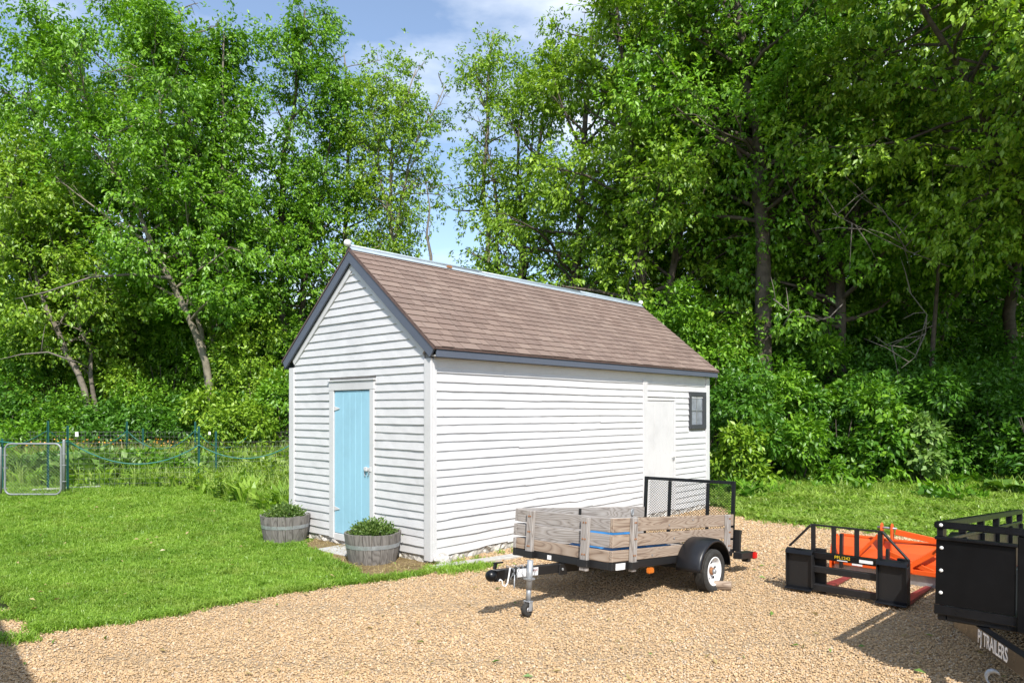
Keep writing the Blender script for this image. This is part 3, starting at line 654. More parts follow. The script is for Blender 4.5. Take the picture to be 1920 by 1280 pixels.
# ---------------------------------------------------------------- barrel planters with potted plants
def planter(loc, rz, label, plabel, seed):
    t = empty('barrel_planter', (*loc, 0), rz); tag(t, label, 'planter', 'half barrel planters by the blue door')
    H, N = .345, 20; prof = [(0, .268), (.12, .292), (.25, .312), (H, .322)]
    for k in range(N):
        a0, a1 = 2 * math.pi * (k + .03) / N, 2 * math.pi * (k + .97) / N; m = MB(); top = H + rnd.uniform(-.008, .006); ro = rnd.uniform(-.002, .002)
        for (z0, r0), (z1, r1) in zip(prof[:-1], prof[1:]):
            z1 = min(z1, top) if z1 == H else z1; q = []
            for zz, r in ((z0, r0), (z1, r1)):
                for a, rr in ((a0, r + ro), (a1, r + ro), (a1, r - .022), (a0, r - .022)): q.append((rr * math.cos(a), rr * math.sin(a), zz))
            m.hexa(q)
        m.build('stave', M['stave'], t)
    MB().lathe([(.296, .182), (.3035, .182), (.3095, .226), (.302, .226)], 40, closed=True, smooth=False).build('hoop', M['galv'], t)
    MB().lathe([(.001, .29), (.12, .292), (.22, .285), (.292, .27), (.285, .20), (.001, .20)], 28).build('soil', M['soil'], t)
    r = np.random.default_rng(seed); n = 2600
    d = r.normal(size=(n, 3)); d[:, 2] = np.abs(d[:, 2]); d /= np.linalg.norm(d, axis=1)[:, None]
    rad = r.uniform(.55, 1.0, n) ** .6; P = d * rad[:, None] * np.array([.245, .245, .175]) * (1 + .15 * r.normal(size=(n, 1))) + np.array([0, 0, .285])
    D = d + r.normal(0, .45, (n, 3)) + np.array([0, 0, .15]); D /= np.linalg.norm(D, axis=1)[:, None]
    pl = empty('potted_plant', (*loc, 0), rz + 1); tag(pl, plabel, 'plant', 'plants in the barrel planters')
    link('foliage', leaf_mesh('foliage', P, D, d + r.normal(0, .5, (n, 3)), r.uniform(.022, .042, n), .55, r), M['mum'], pl)
    s_ = MB()
    for k in range(14):
        a = k * 2.4; s_.tube([(0.03 * math.cos(a), .03 * math.sin(a), .27), (.09 * math.cos(a), .09 * math.sin(a), .36), (.13 * math.cos(a), .13 * math.sin(a), .40)], .003, 4)
    s_.build('stem', M['leafC'], pl)
def leaf_mesh(name, P, D, N, Ls, ratio, r):
    D = D / (np.linalg.norm(D, axis=1)[:, None] + 1e-9); S = np.cross(D, N); S /= (np.linalg.norm(S, axis=1)[:, None] + 1e-9); N = np.cross(S, D)
    Ls = np.asarray(Ls)[:, None]; w = Ls * ratio * .5; mid = P + D * Ls * .45 - N * Ls * .06
    V = np.stack([P, mid + S * w + N * Ls * .10, P + D * Ls - N * Ls * r.uniform(.0, .25, (len(P), 1)), mid - S * w + N * Ls * .10], 1).reshape(-1, 3)
    b = np.arange(len(P))[:, None] * 4
    T = np.concatenate([b + np.array([[0, 1, 2]]), b + np.array([[0, 2, 3]])], 1).reshape(-1, 3)
    return np_mesh(name, V, T)
planter(PLA, .3, 'half barrel planter left of the blue door, farther back', 'leafy green potted mum in the left barrel planter', 1)
planter(PLB, 1.1, 'half barrel planter in front of the blue door, nearer the corner', 'leafy green potted mum in the nearer barrel planter', 2)

# ---------------------------------------------------------------- small utility trailer
yaw, pit, rol = .827, -.089, -.011
s_ = Vector((math.cos(yaw) * math.cos(pit), math.sin(yaw) * math.cos(pit), math.sin(pit)))
w0 = Vector((-math.sin(yaw), math.cos(yaw), 0)); u0 = s_.cross(w0); w_ = (w0 * math.cos(rol) + u0 * math.sin(rol)).normalized(); u_ = s_.cross(w_)
Mx = Matrix(((s_.x, w_.x, u_.x, .834), (s_.y, w_.y, u_.y, 6.003), (s_.z, w_.z, u_.z, .372), (0, 0, 0, 1)))
TW, TL, TH, TF = 1.127, 2.241, .435, .066
tr = empty('utility_trailer', mat=Mx); tag(tr, 'small single axle trailer with weathered plank sides parked beside the shed', 'trailer')
MB().box(0, TL, 0, .04, 0, TF).box(0, TL, TW - .04, TW, 0, TF).box(0, .04, .041, TW - .041, .001, TF - .001).box(TL - .04, TL, .041, TW - .041, .001, TF - .001) \
    .box(.7, .74, .041, TW - .041, .004, .03).box(1.45, 1.49, .041, TW - .041, .004, .03).build('frame', M['blackm'], tr, .004)
for k in range(6):
    a = .042 + k * .174; MB().box(.042, TL - .042, a, a + .17, .034, .056).build('floor_plank', M['greyx'], tr, .003)
hs = [(.068, .164), (.188, .296), (.319, TH)]
for k, (a, b) in enumerate(hs):
    j = lambda: rnd.uniform(-.004, .004)
    def plank(p0, p1, th, mat, ax):   # p0->p1 along, th across
        m = MB(); (x0, y0), (x1, y1) = p0, p1
        if ax == 'x': m.hexa([(x0, y0, a + j()), (x1, y0, a + j()), (x1, y0 + th, a), (x0, y0 + th, a), (x0, y0, b + j()), (x1, y0, b + j()), (x1, y0 + th, b), (x0, y0 + th, b)])
        else: m.hexa([(x0, y0, a + j()), (x0 + th, y0, a), (x0 + th, y1, a), (x0, y1, a + j()), (x0, y0, b + j()), (x0 + th, y0, b), (x0 + th, y1, b), (x0, y1, b + j())])
        return m.build('side_plank', mat, tr, .004)
    plank((-.002, 0), (TL, 0), .036, M['tanx'], 'x'); plank((-.002 if k < 2 else .01, TW - .036), (TL - .02, 0), .036, M['greyx'], 'x')
    plank((0, .038), (0, TW - .038), .034, M['greyy' if k else 'tany'], 'y')
def stake(front, c, u0_, u1_):
    if front: MB().box(-.041, -.0015, c - .038, c + .038, u0_, u1_).build('stake', M['greyz'], tr, .004)
    else: MB().box(c - .036, c + .036, -.041, -.0015, u0_, u1_).build('stake', M['greyz'], tr, .004)
stake(True, .275, -.032, .425); stake(True, .90, .005, .43); stake(False, .275, -.018, .442); stake(False, 2.06, .06, .437)
for c in (.275, .90): MB().box(-.052, -.0425, c - .05, c + .05, .002, TF - .002).box(-.0424, -.001, c - .05, c - .0395, .002, TF - .002).box(-.0424, -.001, c + .0395, c + .05, .002, TF - .002).build('stake_pocket', M['blackm'], tr, .002)
MB().box(.225, .325, -.052, -.0425, .002, TF - .002).box(.225, .2385, -.0424, -.001, .002, TF - .002).box(.3115, .325, -.0424, -.001, .002, TF - .002).build('stake_pocket', M['blackm'], tr, .002)
for p in ((.62, .10), (.9, .36), (1.35, .40), (1.0, .235), (1.62, .12)):
    MB().lathe([(.009, 0), (.009, .004), (.004, .006)], 10, 'y', (p[0], -.006, p[1])).build('screw', M['steel'], tr)
for l_ in (.265, .285, 2.05, 2.075):
    for uu in (.40, .26, .12): MB().lathe([(.008, -.004), (.008, .001)], 8, 'y', (l_ + rnd.uniform(-.01, .01), -.042, uu)).build('screw', M['rust'], tr)
for c in (.26, .285, .89, .91):
    for uu in (.38, .24, .11): MB().lathe([(.008, -.003), (.008, .001)], 8, 'x', (-.042, c, uu)).build('screw', M['rust'], tr)
st_ = MB().box(.05, .19, -.0045, -.0018, .004, .058).build('sticker', M['sticker'], tr)
MB().box(.335, .385, -.004, -.0018, .008, .056).build('sticker', M['sticker'], tr); MB().box(-.004, -.0018, .655, .70, .012, .05).build('sticker', M['sticker'], tr)
MB().box(.52, .60, -.045, -.006, -.055, -.004).build('marker_light', M['amber'], tr, .008, 2)
# ramp gate with expanded mesh
gx0, gx1 = TL + .004, TL + .036
gt = MB().box(gx0, gx1, 0, .038, .03, .79).box(gx0, gx1, TW - .038, TW, .03, .79).box(gx0 + .001, gx1 - .001, .039, TW - .039, .752, .789).box(gx0 + .001, gx1 - .001, .039, TW - .039, .03, .065) \
    .box(gx0 + .002, gx1 - .002, .30, .335, .066, .751).box(gx0 + .002, gx1 - .002, .775, .81, .066, .751).build('ramp_gate', M['black'], tr, .004)
m = MB(); px_, pz_ = .034, .0145; y = .04; nx = int((TW - .08) / px_); nzr = int(.685 / pz_)
X = gx1 - .006
for j in range(nzr):
    z0_ = .066 + j * pz_
    for i in range(nx):
        y0_ = .04 + i * px_ + (j % 2) * px_ / 2; yc = y0_ + px_ / 2
        for ya, yb, za, zb in ((y0_, yc, z0_, z0_ + pz_), (yc, min(y0_ + px_, TW - .039), z0_ + pz_, z0_)):
            m.hexa([(X, ya, za - .0021), (X + .003, ya, za - .0021), (X + .003, yb, zb - .0021), (X, yb, zb - .0021), (X, ya, za + .0021), (X + .003, ya, za + .0021), (X + .003, yb, zb + .0021), (X, yb, zb + .0021)])
tag(m.build('expanded_mesh', M['black'], gt), kind='stuff')
# gate latch, tail light bracket, hook
MB().box(TL + .04, TL + .082, -.055, .01, .045, .275).box(TL + .083, TL + .13, -.04, -.015, .245, .268).tube([(TL + .12, -.03, .262), (TL + .135, -.03, .25), (TL + .137, -.03, .225)], .006, 6).build('gate_latch', M['blackm'], tr, .003)
br = MB().box(TL - .12, TL + .19, -.16, -.06, -.012, .055).build('light_bracket', M['blackm'], tr, .004)
MB().box(TL + .14, TL + .205, -.185, -.075, -.018, .052).build('tail_light', M['red'], tr, .008, 2)
MB().box(TL + .05, TL + .12, -.15, -.08, -.05, -.013).build('light_mount', M['blackm'], br, .003)
MB().box(TL - .12, TL + .19, TW + .06, TW + .16, -.012, .055).build('light_bracket', M['blackm'], tr, .004)
MB().box(TL + .14, TL + .205, TW + .075, TW + .185, -.018, .052).build('tail_light', M['red'], tr, .008, 2)
# wheels, axle, fenders
def wheel_parts(parent, l_, wy, uc, D, width, sgn, slots=5, rimr=.66):
    r = D / 2; hw = width / 2
    wh = empty('wheel'); wh.parent = parent; wh.location = (l_, wy, uc)
    prof = [(r * rimr, -hw * .82), (r * .80, -hw * .98), (r * .92, -hw), (r * .985, -hw * .82)]
    for k in range(-3, 4): prof += [(r, hw * (k * .22 - .055)), (r, hw * (k * .22 + .055)), (r * .978, hw * (k * .22 + .07)), (r * .978, hw * (k * .22 + .15))]
    prof += [(r * .985, hw * .84), (r * .92, hw), (r * .80, hw * .98), (r * rimr, hw * .82)]
    MB().lathe(prof, 44, 'y', closed=True).build('tyre', M['rubber'], wh)
    f = sgn * hw                                   # outward face
    pr = [(r * rimr * 1.01, f * .86), (r * rimr * .93, f * .88), (r * rimr * .88, f * .55), (r * rimr * .78, f * .30), (r * rimr * .55, f * .12), (r * rimr * .42, f * .22), (r * rimr * .25, f * .25)]
    MB().lathe(pr + [(q[0], q[1] - sgn * .006) for q in reversed(pr)], 44, 'y', closed=True).build('rim', M['rim'], wh)
    for k in range(slots):
        a = k * 2 * math.pi / slots + .4; MB().lathe([(r * .055, f * .235), (r * .055, f * .33), (r * .02, f * .35)], 10, 'y', (r * rimr * .60 * math.cos(a), 0, r * rimr * .60 * math.sin(a))).build('lug_slot', M['blackm'], wh)
    hb = MB().lathe([(r * .17, f * .0), (r * .17, f * .55), (r * .15, f * .62)], 18, 'y').build('hub', M['rust'], wh)
    MB().lathe([(r * .10, f * .60), (r * .115, f * .70), (r * .105, f * 1.02), (r * .06, f * 1.06)], 16, 'y').build('hub_cap', M['galv'], wh)
    return wh
WL, WW, WD = 1.353, .192, .413
uc = (-.02 + WD / 2 - (.372 + WL * math.sin(pit) * 1.0)) / u_.z
wheel_parts(tr, WL, -WW, uc, WD, .125, -1); wheel_parts(tr, WL, TW + WW, uc, WD, .125, 1)
MB().bar((WL, -WW + .02, uc), (WL, TW + WW - .02, uc), .04, .04).build('axle', M['blackm'], tr, .003)
for sg, yo in ((-1, 0), (1, TW)):
    m = MB(); A = np.linspace(R(4), R(182), 26); ro = .288
    ya, yb = yo + sg * .004, yo + sg * .262
    out = [(WL + ro * 1.12 * math.cos(a), uc + .018 + ro * math.sin(a)) for a in A]; inn = [(WL + (ro - .006) * 1.12 * math.cos(a), uc + .018 + (ro - .006) * math.sin(a)) for a in A]; lip = [(WL + (ro - .035) * 1.12 * math.cos(a), uc + .018 + (ro - .035) * math.sin(a)) for a in A]
    sec = [(ro - .012, ya), (ro, ya + sg * .012), (ro + .006, (ya + yb) / 2), (ro, yb - sg * .02), (ro - .012, yb - sg * .004), (ro - .030, yb), (ro - .030, yb - sg * .006), (ro - .016, yb - sg * .012), (ro - .008, yb - sg * .03), (ro - .006, ya + sg * .02)]
    ns = len(sec)
    for a in A:
        for rr_, y in sec: m.v.append((WL + rr_ * 1.12 * math.cos(a), y, uc + .018 + rr_ * math.sin(a)))
    for k in range(len(A) - 1):
        for q in range(ns): m.f.append((k * ns + q, k * ns + (q + 1) % ns, (k + 1) * ns + (q + 1) % ns, (k + 1) * ns + q)); m.sm.append(True)
    m.f += [tuple(range(ns)), tuple((len(A) - 1) * ns + q for q in reversed(range(ns)))]; m.sm += [False, False]
    fd = m.build('fender', M['plastic'], tr)
# tongue, coupler, jack, chains, lettering
cy = TW / 2
tg = MB().box(-.78, .9, cy - .036, cy + .036, -.082, -.006).build('tongue', M['blackm'], tr, .004)
MB().box(-.05, .06, cy - .05, cy - .037, -.10, -.002).build('pivot_plate', M['blackm'], tg, .003)
MB().lathe([(.012, -.008), (.012, 0)], 10, 'y', (-.015, cy - .051, -.05)).build('bolt', M['galv'], tg)
cp = MB().lathe([(.002, -.045)] + [(.048 * math.cos(a), .048 * math.sin(a)) for a in np.linspace(-1.2, 1.5, 9)], 18, 'z', (-.865, cy, -.05)).box(-.85, -.74, cy - .042, cy + .042, -.095, -.008).build('coupler', M['black'], tr, .006, 2)
MB().bar((-.83, cy, .0), (-.82, cy, .045), .02, .03, (1, 0, 0)).bar((-.84, cy, .048), (-.74, cy, .05), .028, .012).build('latch_lever', M['black'], cp, .003)
MB().box(-.60, -.33, cy - .0385, cy - .0368, -.078, -.012).build('sticker', M['sticker'], tg)
def text(name, body, size, mat, parent, Mloc, extrude=.0008, bold=.012, sx=1):
    c = bpy.data.curves.new(name, 'FONT'); c.body = body; c.size = size; c.extrude = extrude; c.offset = bold * size; c.align_x = 'CENTER'; c.align_y = 'CENTER'
    tmp = bpy.data.objects.new(name, c); col.objects.link(tmp); dg = bpy.context.evaluated_depsgraph_get()
    me = bpy.data.meshes.new_from_object(tmp.evaluated_get(dg)); bpy.data.objects.remove(tmp); me.materials.clear()
    o = link(name, me, mat, parent); o.matrix_local = Mloc @ Matrix.Diagonal((sx, 1, 1, 1)); return o
def face_mat(loc, xdir, zdir):
    x = Vector(xdir).normalized(); z_ = Vector(zdir).normalized(); y = z_.cross(x)
    return Matrix(((x.x, y.x, z_.x, loc[0]), (x.y, y.y, z_.y, loc[1]), (x.z, y.z, z_.z, loc[2]), (0, 0, 0, 1)))
text('lettering', 'LL MAX', .034, M['dkred'], tg, face_mat((-.395, cy - .0392, -.034), (1, 0, 0), (0, -1, 0)))
jl, jy = -.481, cy - .075
jk = MB().tube([(jl, jy, .06), (jl, jy, -.18)], .026, 14).tube([(jl, jy, -.15), (jl, jy, -.285)], .021, 14).box(jl - .035, jl + .035, jy - .032, jy + .035, -.10, -.085).build('jack', M['galv'], tr)
MB().box(jl - .02, jl + .02, jy - .034, jy - .026, -.355, -.27).box(jl - .02, jl + .02, jy + .026, jy + .034, -.355, -.27).box(jl - .026, jl + .026, jy - .035, jy + .035, -.283, -.272).build('jack_fork', M['galv'], jk, .003)
MB().lathe([(.022, -.02), (.05, -.022), (.056, -.015), (.056, .015), (.05, .022), (.022, .02)], 24, 'y', (jl - .012, jy, -.342), closed=True).build('jack_wheel', M['rubber'], jk)
MB().lathe([(.001, -.018), (.02, -.02), (.02, .02), (.001, .018)], 14, 'y', (jl - .012, jy, -.342)).build('jack_hub', M['steel'], jk)
ch = MB()
for k in range(5):   # chain wrapped round the tongue
    x = -.66 + k * .065; pts = [(x + .018 * math.sin(3 * a + k), cy + .052 * math.cos(a), -.044 + .056 * math.sin(a)) for a in np.linspace(0, 2 * math.pi, 22)]
    for i in range(0, 21): 
        a_, b_ = Vector(pts[i]), Vector(pts[i + 1]); mid = (a_ + b_) / 2; d = (b_ - a_).normalized(); n_ = d.orthogonal().normalized(); n_ = n_ if i % 2 else d.cross(n_)
        ring = [mid + d * .012 * math.cos(q) + n_ * .006 * math.sin(q) for q in np.linspace(0, 2 * math.pi, 9)]
        ch.tube(ring, .0018, 4, False)
ch.build('safety_chain', M['galv'], tg)
ropec = [(-.70, cy - .05, .01), (-.72, cy - .06, -.05), (-.735, cy - .062, -.11), (-.76, cy - .06, -.135), (-.79, cy - .06, -.12), (-.80, cy - .06, -.085), (-.815, cy - .055, -.075), (-.825, cy - .05, -.09)]
MB().tube(ropec, .006, 6).build('breakaway_cord', M['sticker'], tg)
MB().tube([(-.64, cy - .05, -.05), (-.645, cy - .055, -.15), (-.64, cy - .06, -.16)], .005, 5).build('chain_hook', M['galv'], tg)
# shackle on the inside of the far plank
MB().tube([(1.95 + .02 * math.sin(a), TW - .045, .375 + .035 * math.cos(a)) for a in np.linspace(0, 6.28, 13)], .007, 6).box(1.93, 1.97, TW - .043, TW - .0365, .36, .40).build('tie_shackle', M['galv'], tr)
MB().box(.95, .98, TW - .05, TW - .0365, .33, .425).build('strap_bracket', M['blackm'], tr)
# blue tarp bundled on the trailer floor
n1, n2 = 26, 18; v = []; f = []
from mathutils import noise as mnoise
for i in range(n1 + 1):
    for j in range(n2 + 1):
        x, y = .06 + 1.25 * i / n1, .06 + .62 * j / n2; e = min(1, 4 * min(i / n1, 1 - i / n1, j / n2, 1 - j / n2))
        h = .062 + e * (.17 + .11 * mnoise.noise(Vector((x * 3, y * 3, 1))) + .06 * mnoise.noise(Vector((x * 9, y * 9, 4)))); v.append(Mx @ Vector((x, y, max(.060, h))))
for i in range(n1):
    for j in range(n2): b = i * (n2 + 1) + j; f.append((b, b + 1, b + n2 + 2, b + n2 + 1))
m = MB(); m.v = [tuple(q) for q in v]; m.f = f; m.sm = [True] * len(f)
tag(m.build('tarp', M['tarp']), 'crumpled blue tarp lying inside the small trailer', 'tarp')
# firewood chock behind the wheel
c = gp(1351, 1106); lg = MB(); ring = [(math.cos(a) * .045 * (1 + .12 * math.sin(3 * a)), math.sin(a) * .045) for a in np.linspace(0, 2 * math.pi, 13)[:-1]]
lg.prism([(-.10, p[0], .044 + p[1]) for p in ring], (.20, 0, .004))
o = lg.build('firewood_chock', M['log'], None, .004); o.location = (*c, 0); o.rotation_euler = (0, 0, -.35); tag(o, 'split firewood log chocked behind the trailer wheel', 'log')

# ---------------------------------------------------------------- black trailer
bt = empty('black_trailer', (2.58, 4.385, 0), .825); bt.rotation_euler = (0, R(4.3), .825); tag(bt, 'glossy black steel trailer with solid panels cut off by the frame', 'trailer')
BW, BL = 1.55, 3.1
MB().box(0, BL, -.05, -.004, .432, .52).box(0, BL, -BW + .004, -BW + .05, .432, .52).box(.002, .05, -BW + .051, -.051, .433, .519).box(BL - .05, BL, -BW + .051, -.051, .433, .519).build('frame', M['black'], bt, .005)
MB().box(-.012, -.001, -BW, .012, .468, .5245).build('front_sill', M['black'], bt, .003)
MB().box(.052, BL - .052, -BW + .052, -.052, .485, .505).build('deck', M['blackm'], bt)
MB().box(-.014, .012, -.40, .006, .5275, .918).build('front_panel', M['satin'], bt, .002); MB().box(-.006, .012, -BW, -.505, .5275, .985).build('front_panel', M['satin'], bt, .002)
MB().box(-.034, .016, -.41, .012, .9195, .940).build('panel_lip', M['black'], bt, .004)
MB().box(-.030, .02, -.504, -.411, .44, .987).build('front_post', M['satin'], bt, .004)
MB().box(-.04, .010, -BW - .01, .014, .989, 1.031).build('top_rail', M['black'], bt, .006, 2)
for y0_, y1_ in ((-.036, .012), (-BW - .012, -BW + .036)):
    MB().box(.0105, BL, y0_, y1_, .990, 1.030).build('top_rail', M['black'], bt, .005, 2)
    ym = (y0_ + y1_) / 2; MB().box(.013, BL - .01, ym - .006, ym + .006, .528, .90).build('side_panel', M['black'], bt); MB().box(.013, BL - .01, ym - .018, ym + .018, .9015, .925).build('side_lip', M['black'], bt, .003)
    for x in (.015, .62, 1.24, 1.86, 2.48, BL - .06):
        s2 = -.014 if y0_ < -1 else .0; MB().box(x, x + .05, ym - .022, ym + .022, .926, .9895).build('upright', M['black'], bt, .003)
        MB().box(x, x + .05, ym - .030, ym - .0065, .526, .9005).build('upright', M['black'], bt, .003)
MB().box(-.028, .0125, -.034, -.002, .941, .988).build('corner_post', M['black'], bt, .003)
for zz in (1.010, .871, .734, .60):
    xx = -.0405 if zz > .99 else -.0145
    MB().lathe([(.0108, 0), (.0108, -.003), (.007, -.006), (.001, -.007)], 14, 'x', (xx, -.024, zz)).build('bolt', M['ball'], bt)
tip = Vector((-1.02, -BW / 2, .385))
for sg in (1, -1):
    a = Vector((.42, -BW / 2 + sg * .735, .382)); b = Vector((tip.x, tip.y + sg * .03, .372)); lgm = MB().bar(a, b, .055, .105).build('tongue_leg', M['black'], bt, .004)
    d = (b - a).normalized(); nrm = Vector((d.y, -d.x, 0)) * (-1 if sg > 0 else 1); nrm = nrm if nrm.y * sg > 0 else -nrm
    xd = d if sg > 0 else -d
    # reading direction on the outer face
    up = Vector((0, 0, 1)); xr = up.cross(nrm)
    pos = a + d * .70 + nrm * .0285
    text('lettering', 'PJ TRAILERS', .108, M['letter'], lgm, face_mat(pos, xr, nrm), .0006, .016, .84)
MB().box(tip.x - .16, tip.x + .04, tip.y - .045, tip.y + .045, .345, .43).lathe([(.06, -.05), (.06, .03), (.03, .05)], 16, 'z', (tip.x - .17, tip.y, .40)).build('coupler', M['black'], bt, .006)
MB().tube([(tip.x + .28, tip.y, .60), (tip.x + .28, tip.y, -.04)], .03, 12).box(tip.x + .2, tip.x + .36, tip.y - .08, tip.y + .08, -.055, -.035).build('jack', M['blackm'], bt)
hk = gp(1888, 1262)
inv = bt.matrix_world if False else None
def toloc(p, o=(2.62, 4.43), r=.825):
    dx, dy = p[0] - o[0], p[1] - o[1]; return (dx * math.cos(r) + dy * math.sin(r), -dx * math.sin(r) + dy * math.cos(r))
hx, hy = -.36, -.40
hp = []
for a in np.linspace(2.6, -1.4, 14): hp.append((hx + .01 * a, hy + .03 * math.cos(a) + .05, .235 + .035 * math.sin(a)))
MB().tube(hp, [.006 + .007 * math.sin(math.pi * min(1, k / 10)) for k in range(14)], 8).build('chain_hook', M['galv'], bt)
m = MB(); base = Vector(hp[-1]); end = Vector((tip.x + .1, tip.y + .08, .31))
for k in range(26):
    t = k / 25; p = base.lerp(end, t) + Vector((0, 0, -.14 * math.sin(math.pi * t))); n_ = Vector((0, 0, 1)) if k % 2 else Vector((.6, .6, 0)); d = (end - base).normalized()
    m.tube([p + d * .022 * math.cos(q) + n_ * .011 * math.sin(q) for q in np.linspace(0, 2 * math.pi, 11)], .0035, 5, False)
m.build('safety_chain', M['galv'], bt)
for sg, yy in ((1, .14), (-1, -BW - .14)):
    wheel_parts(bt, 1.75, yy, .462, .67, .2, sg, 5, .58)
    m = MB(); A = np.linspace(R(5), R(175), 14); y0_, y1_ = (.02, .27) if sg > 0 else (-BW - .27, -BW - .02)
    for a0, a1 in zip(A[:-1], A[1:]):
        q = [(1.75 + r_ * math.cos(a), r_ * math.sin(a) + .455) for a in (a0, a1) for r_ in (.39, .40)]
        m.hexa([(q[0][0], y0_, q[0][1]), (q[2][0], y0_, q[2][1]), (q[2][0], y1_, q[2][1]), (q[0][0], y1_, q[0][1]), (q[1][0], y0_, q[1][1]), (q[3][0], y0_, q[3][1]), (q[3][0], y1_, q[3][1]), (q[1][0], y1_, q[1][1])])
    m.build('fender', M['black'], bt)

# ---------------------------------------------------------------- pallet fork attachment and orange box blade
pf = empty('pallet_fork', (3.40, 6.17, 0), .825); tag(pf, 'black pallet fork attachment with worn red tines standing on the gravel', 'pallet fork')
FW = 1.05
for y0_, y1_ in ((.0, .25), (.80, FW)):
    p = MB().box(0, .012, y0_ + .012, y1_ - .012, .055, .385).build('mount_plate', M['blackm'], pf, .002)
    MB().hexa([(-.045, y0_, .365), (.0, y0_, .385), (.0, y1_, .385), (-.045, y1_, .365), (-.03, y0_, .398), (.012, y0_, .415), (.012, y1_, .415), (-.03, y1_, .398)]).build('top_lip', M['black'], p, .003)
    MB().hexa([(-.06, y0_, .03), (.0, y0_, .045), (.0, y1_, .045), (-.06, y1_, .03), (-.055, y0_, .045), (.012, y0_, .06), (.012, y1_, .06), (-.055, y1_, .045)]).build('bottom_lip', M['black'], p, .003)
    for yy in (y0_, y1_ - .0115): MB().box(-.03, .05, yy, yy + .0115, .061, .364).build('plate_flange', M['blackm'], p, .002)
tb = MB().box(.013, .075, .03, FW - .03, .335, .395).build('upper_bar', M['black'], pf, .004)
MB().box(.013, .06, .03, FW - .03, .205, .265).build('middle_bar', M['blackm'], pf, .004)
MB().box(.013, .075, .03, FW - .03, .035, .095).build('lower_bar', M['blackm'], pf, .004)
text('lettering', 'PFL1242', .040, M['yellow'], tb, face_mat((.0115, .545, .371), (0, -1, 0), (-1, 0, 0)), .0006, .004)
MB().box(.0108, .0125, .50, .59, .342, .349).build('sticker', M['sticker'], tb); MB().box(.0108, .0125, .285, .40, .35, .378).build('sticker', M['sticker'], tb)
for y in (.235, .43, .63, .815): MB().box(.035, .052, y - .02, y + .02, .396, .635).build('guard_upright', M['blackm'], pf, .002)
MB().box(.034, .053, .21, .84, .636, .652).build('guard_top', M['blackm'], pf, .002)
MB().bar((.044, .215, .642), (.044, .012, .425), .018, .03, (1, 0, 0)).build('guard_brace', M['blackm'], pf, .002); MB().bar((.044, .835, .642), (.044, FW - .012, .42), .018, .03, (1, 0, 0)).build('guard_brace', M['blackm'], pf, .002)
for y in (.02, .725):
    fk = MB().box(.08, .112, y - .05 + .04, y + .05 + .04, .02, .42).build('fork_shank', M['blackm'], pf, .004)
    MB().hexa([(.113, y - .01, .018), (.97, y + .01, .018), (.97, y + .07, .018), (.113, y + .09, .018), (.113, y - .01, .056), (.97, y + .01, .026), (.97, y + .07, .026), (.113, y + .09, .056)]).build('tine', M['maroon'], fk, .003)
bb = empty('box_scraper', (3.40, 6.17, 0), .825); tag(bb, 'orange box scraper implement behind the pallet fork', 'box scraper')
X0 = 1.02; YL, YR = .97, -.62
# curved mouldboard
m = MB(); prof = [(.02, .085), (.0, .14), (.012, .22), (.045, .30), (.10, .37), (.125, .385)]
for (x0_, z0_), (x1_, z1_) in zip(prof[:-1], prof[1:]):
    m.hexa([(X0 + x0_, YR, z0_), (X0 + x0_ + .012, YR, z0_), (X0 + x0_ + .012, YL, z0_), (X0 + x0_, YL, z0_), (X0 + x1_, YR, z1_), (X0 + x1_ + .012, YR, z1_), (X0 + x1_ + .012, YL, z1_), (X0 + x1_, YL, z1_)])
m.build('mouldboard', M['orange'], bb)
MB().box(X0 - .012, X0 + .0, YR, YL - .02, .0, .115).build('cutting_edge', M['steel'], bb, .002)
MB().box(X0 - .055, X0 - .002, YR + .01, YL - .03, .118, .165).build('lower_beam', M['orange'], bb, .004)
for y in (YL, YR): MB().prism([(X0 - .07, y, .005), (X0 + .42, y, .005), (X0 + .42, y, .22), (X0 + .16, y, .40), (X0 + .02, y, .40), (X0 - .07, y, .18)], (0, .012, 0)).build('end_plate', M['orange'], bb, .002)
MB().bar((X0 + .2, YL - .01, .37), (X0 + .2, YR + .01, .37), .07, .06).build('top_beam', M['orange'], bb, .004)
for y in (.50, .405):
    MB().prism([(X0 + .02, y, .30), (X0 + .12, y, .30), (X0 + .10, y, .52), (X0 + .085, y, .565), (X0 + .06, y, .58), (X0 + .035, y, .565), (X0 + .02, y, .52)], (0, .016, 0)).build('hitch_plate', M['orange'], bb, .003)
MB().tube([(X0 + .06, .37, .53), (X0 + .06, .55, .53)], .011, 10).build('hitch_pin', M['galv'], bb)
MB().bar((X0 + .05, .38, .50), (X0 + .22, -.40, .36), .022, .055).bar((X0 - .01, .52, .46), (X0 - .03, .72, .22), .03, .03).bar((X0 - .02, .44, .30), (X0 - .04, .02, .16), .022, .045).build('brace', M['orange'], bb, .003)
MB().bar((X0 - .03, -.05, .40), (X0 - .09, .22, .20), .03, .05).box(X0 - .12, X0 - .06, .19, .25, .14, .24).build('lower_hitch_arm', M['orange'], bb, .003)
for p in ((-.062, .215, .17), (-.04, -.03, .41)): MB().tube([(X0 + p[0] - .06, p[1], p[2]), (X0 + p[0] + .02, p[1], p[2])], .010, 8).build('arm_pin', M['galv'], bb)
for y in (.86, .42): MB().bar((X0 - .075, y, .05 if y < .5 else .09), (X0 - .06, y, .44 if y > .5 else .34), .03, .05, (1, 0, 0)).build('scarifier_shank', M['blackm'], bb, .003)
MB().prism([(X0 - .17, .40, .005), (X0 - .08, .40, .005), (X0 - .075, .40, .09), (X0 - .11, .40, .10)], (0, .05, 0)).build('shank_tooth', M['steel'], bb, .002)
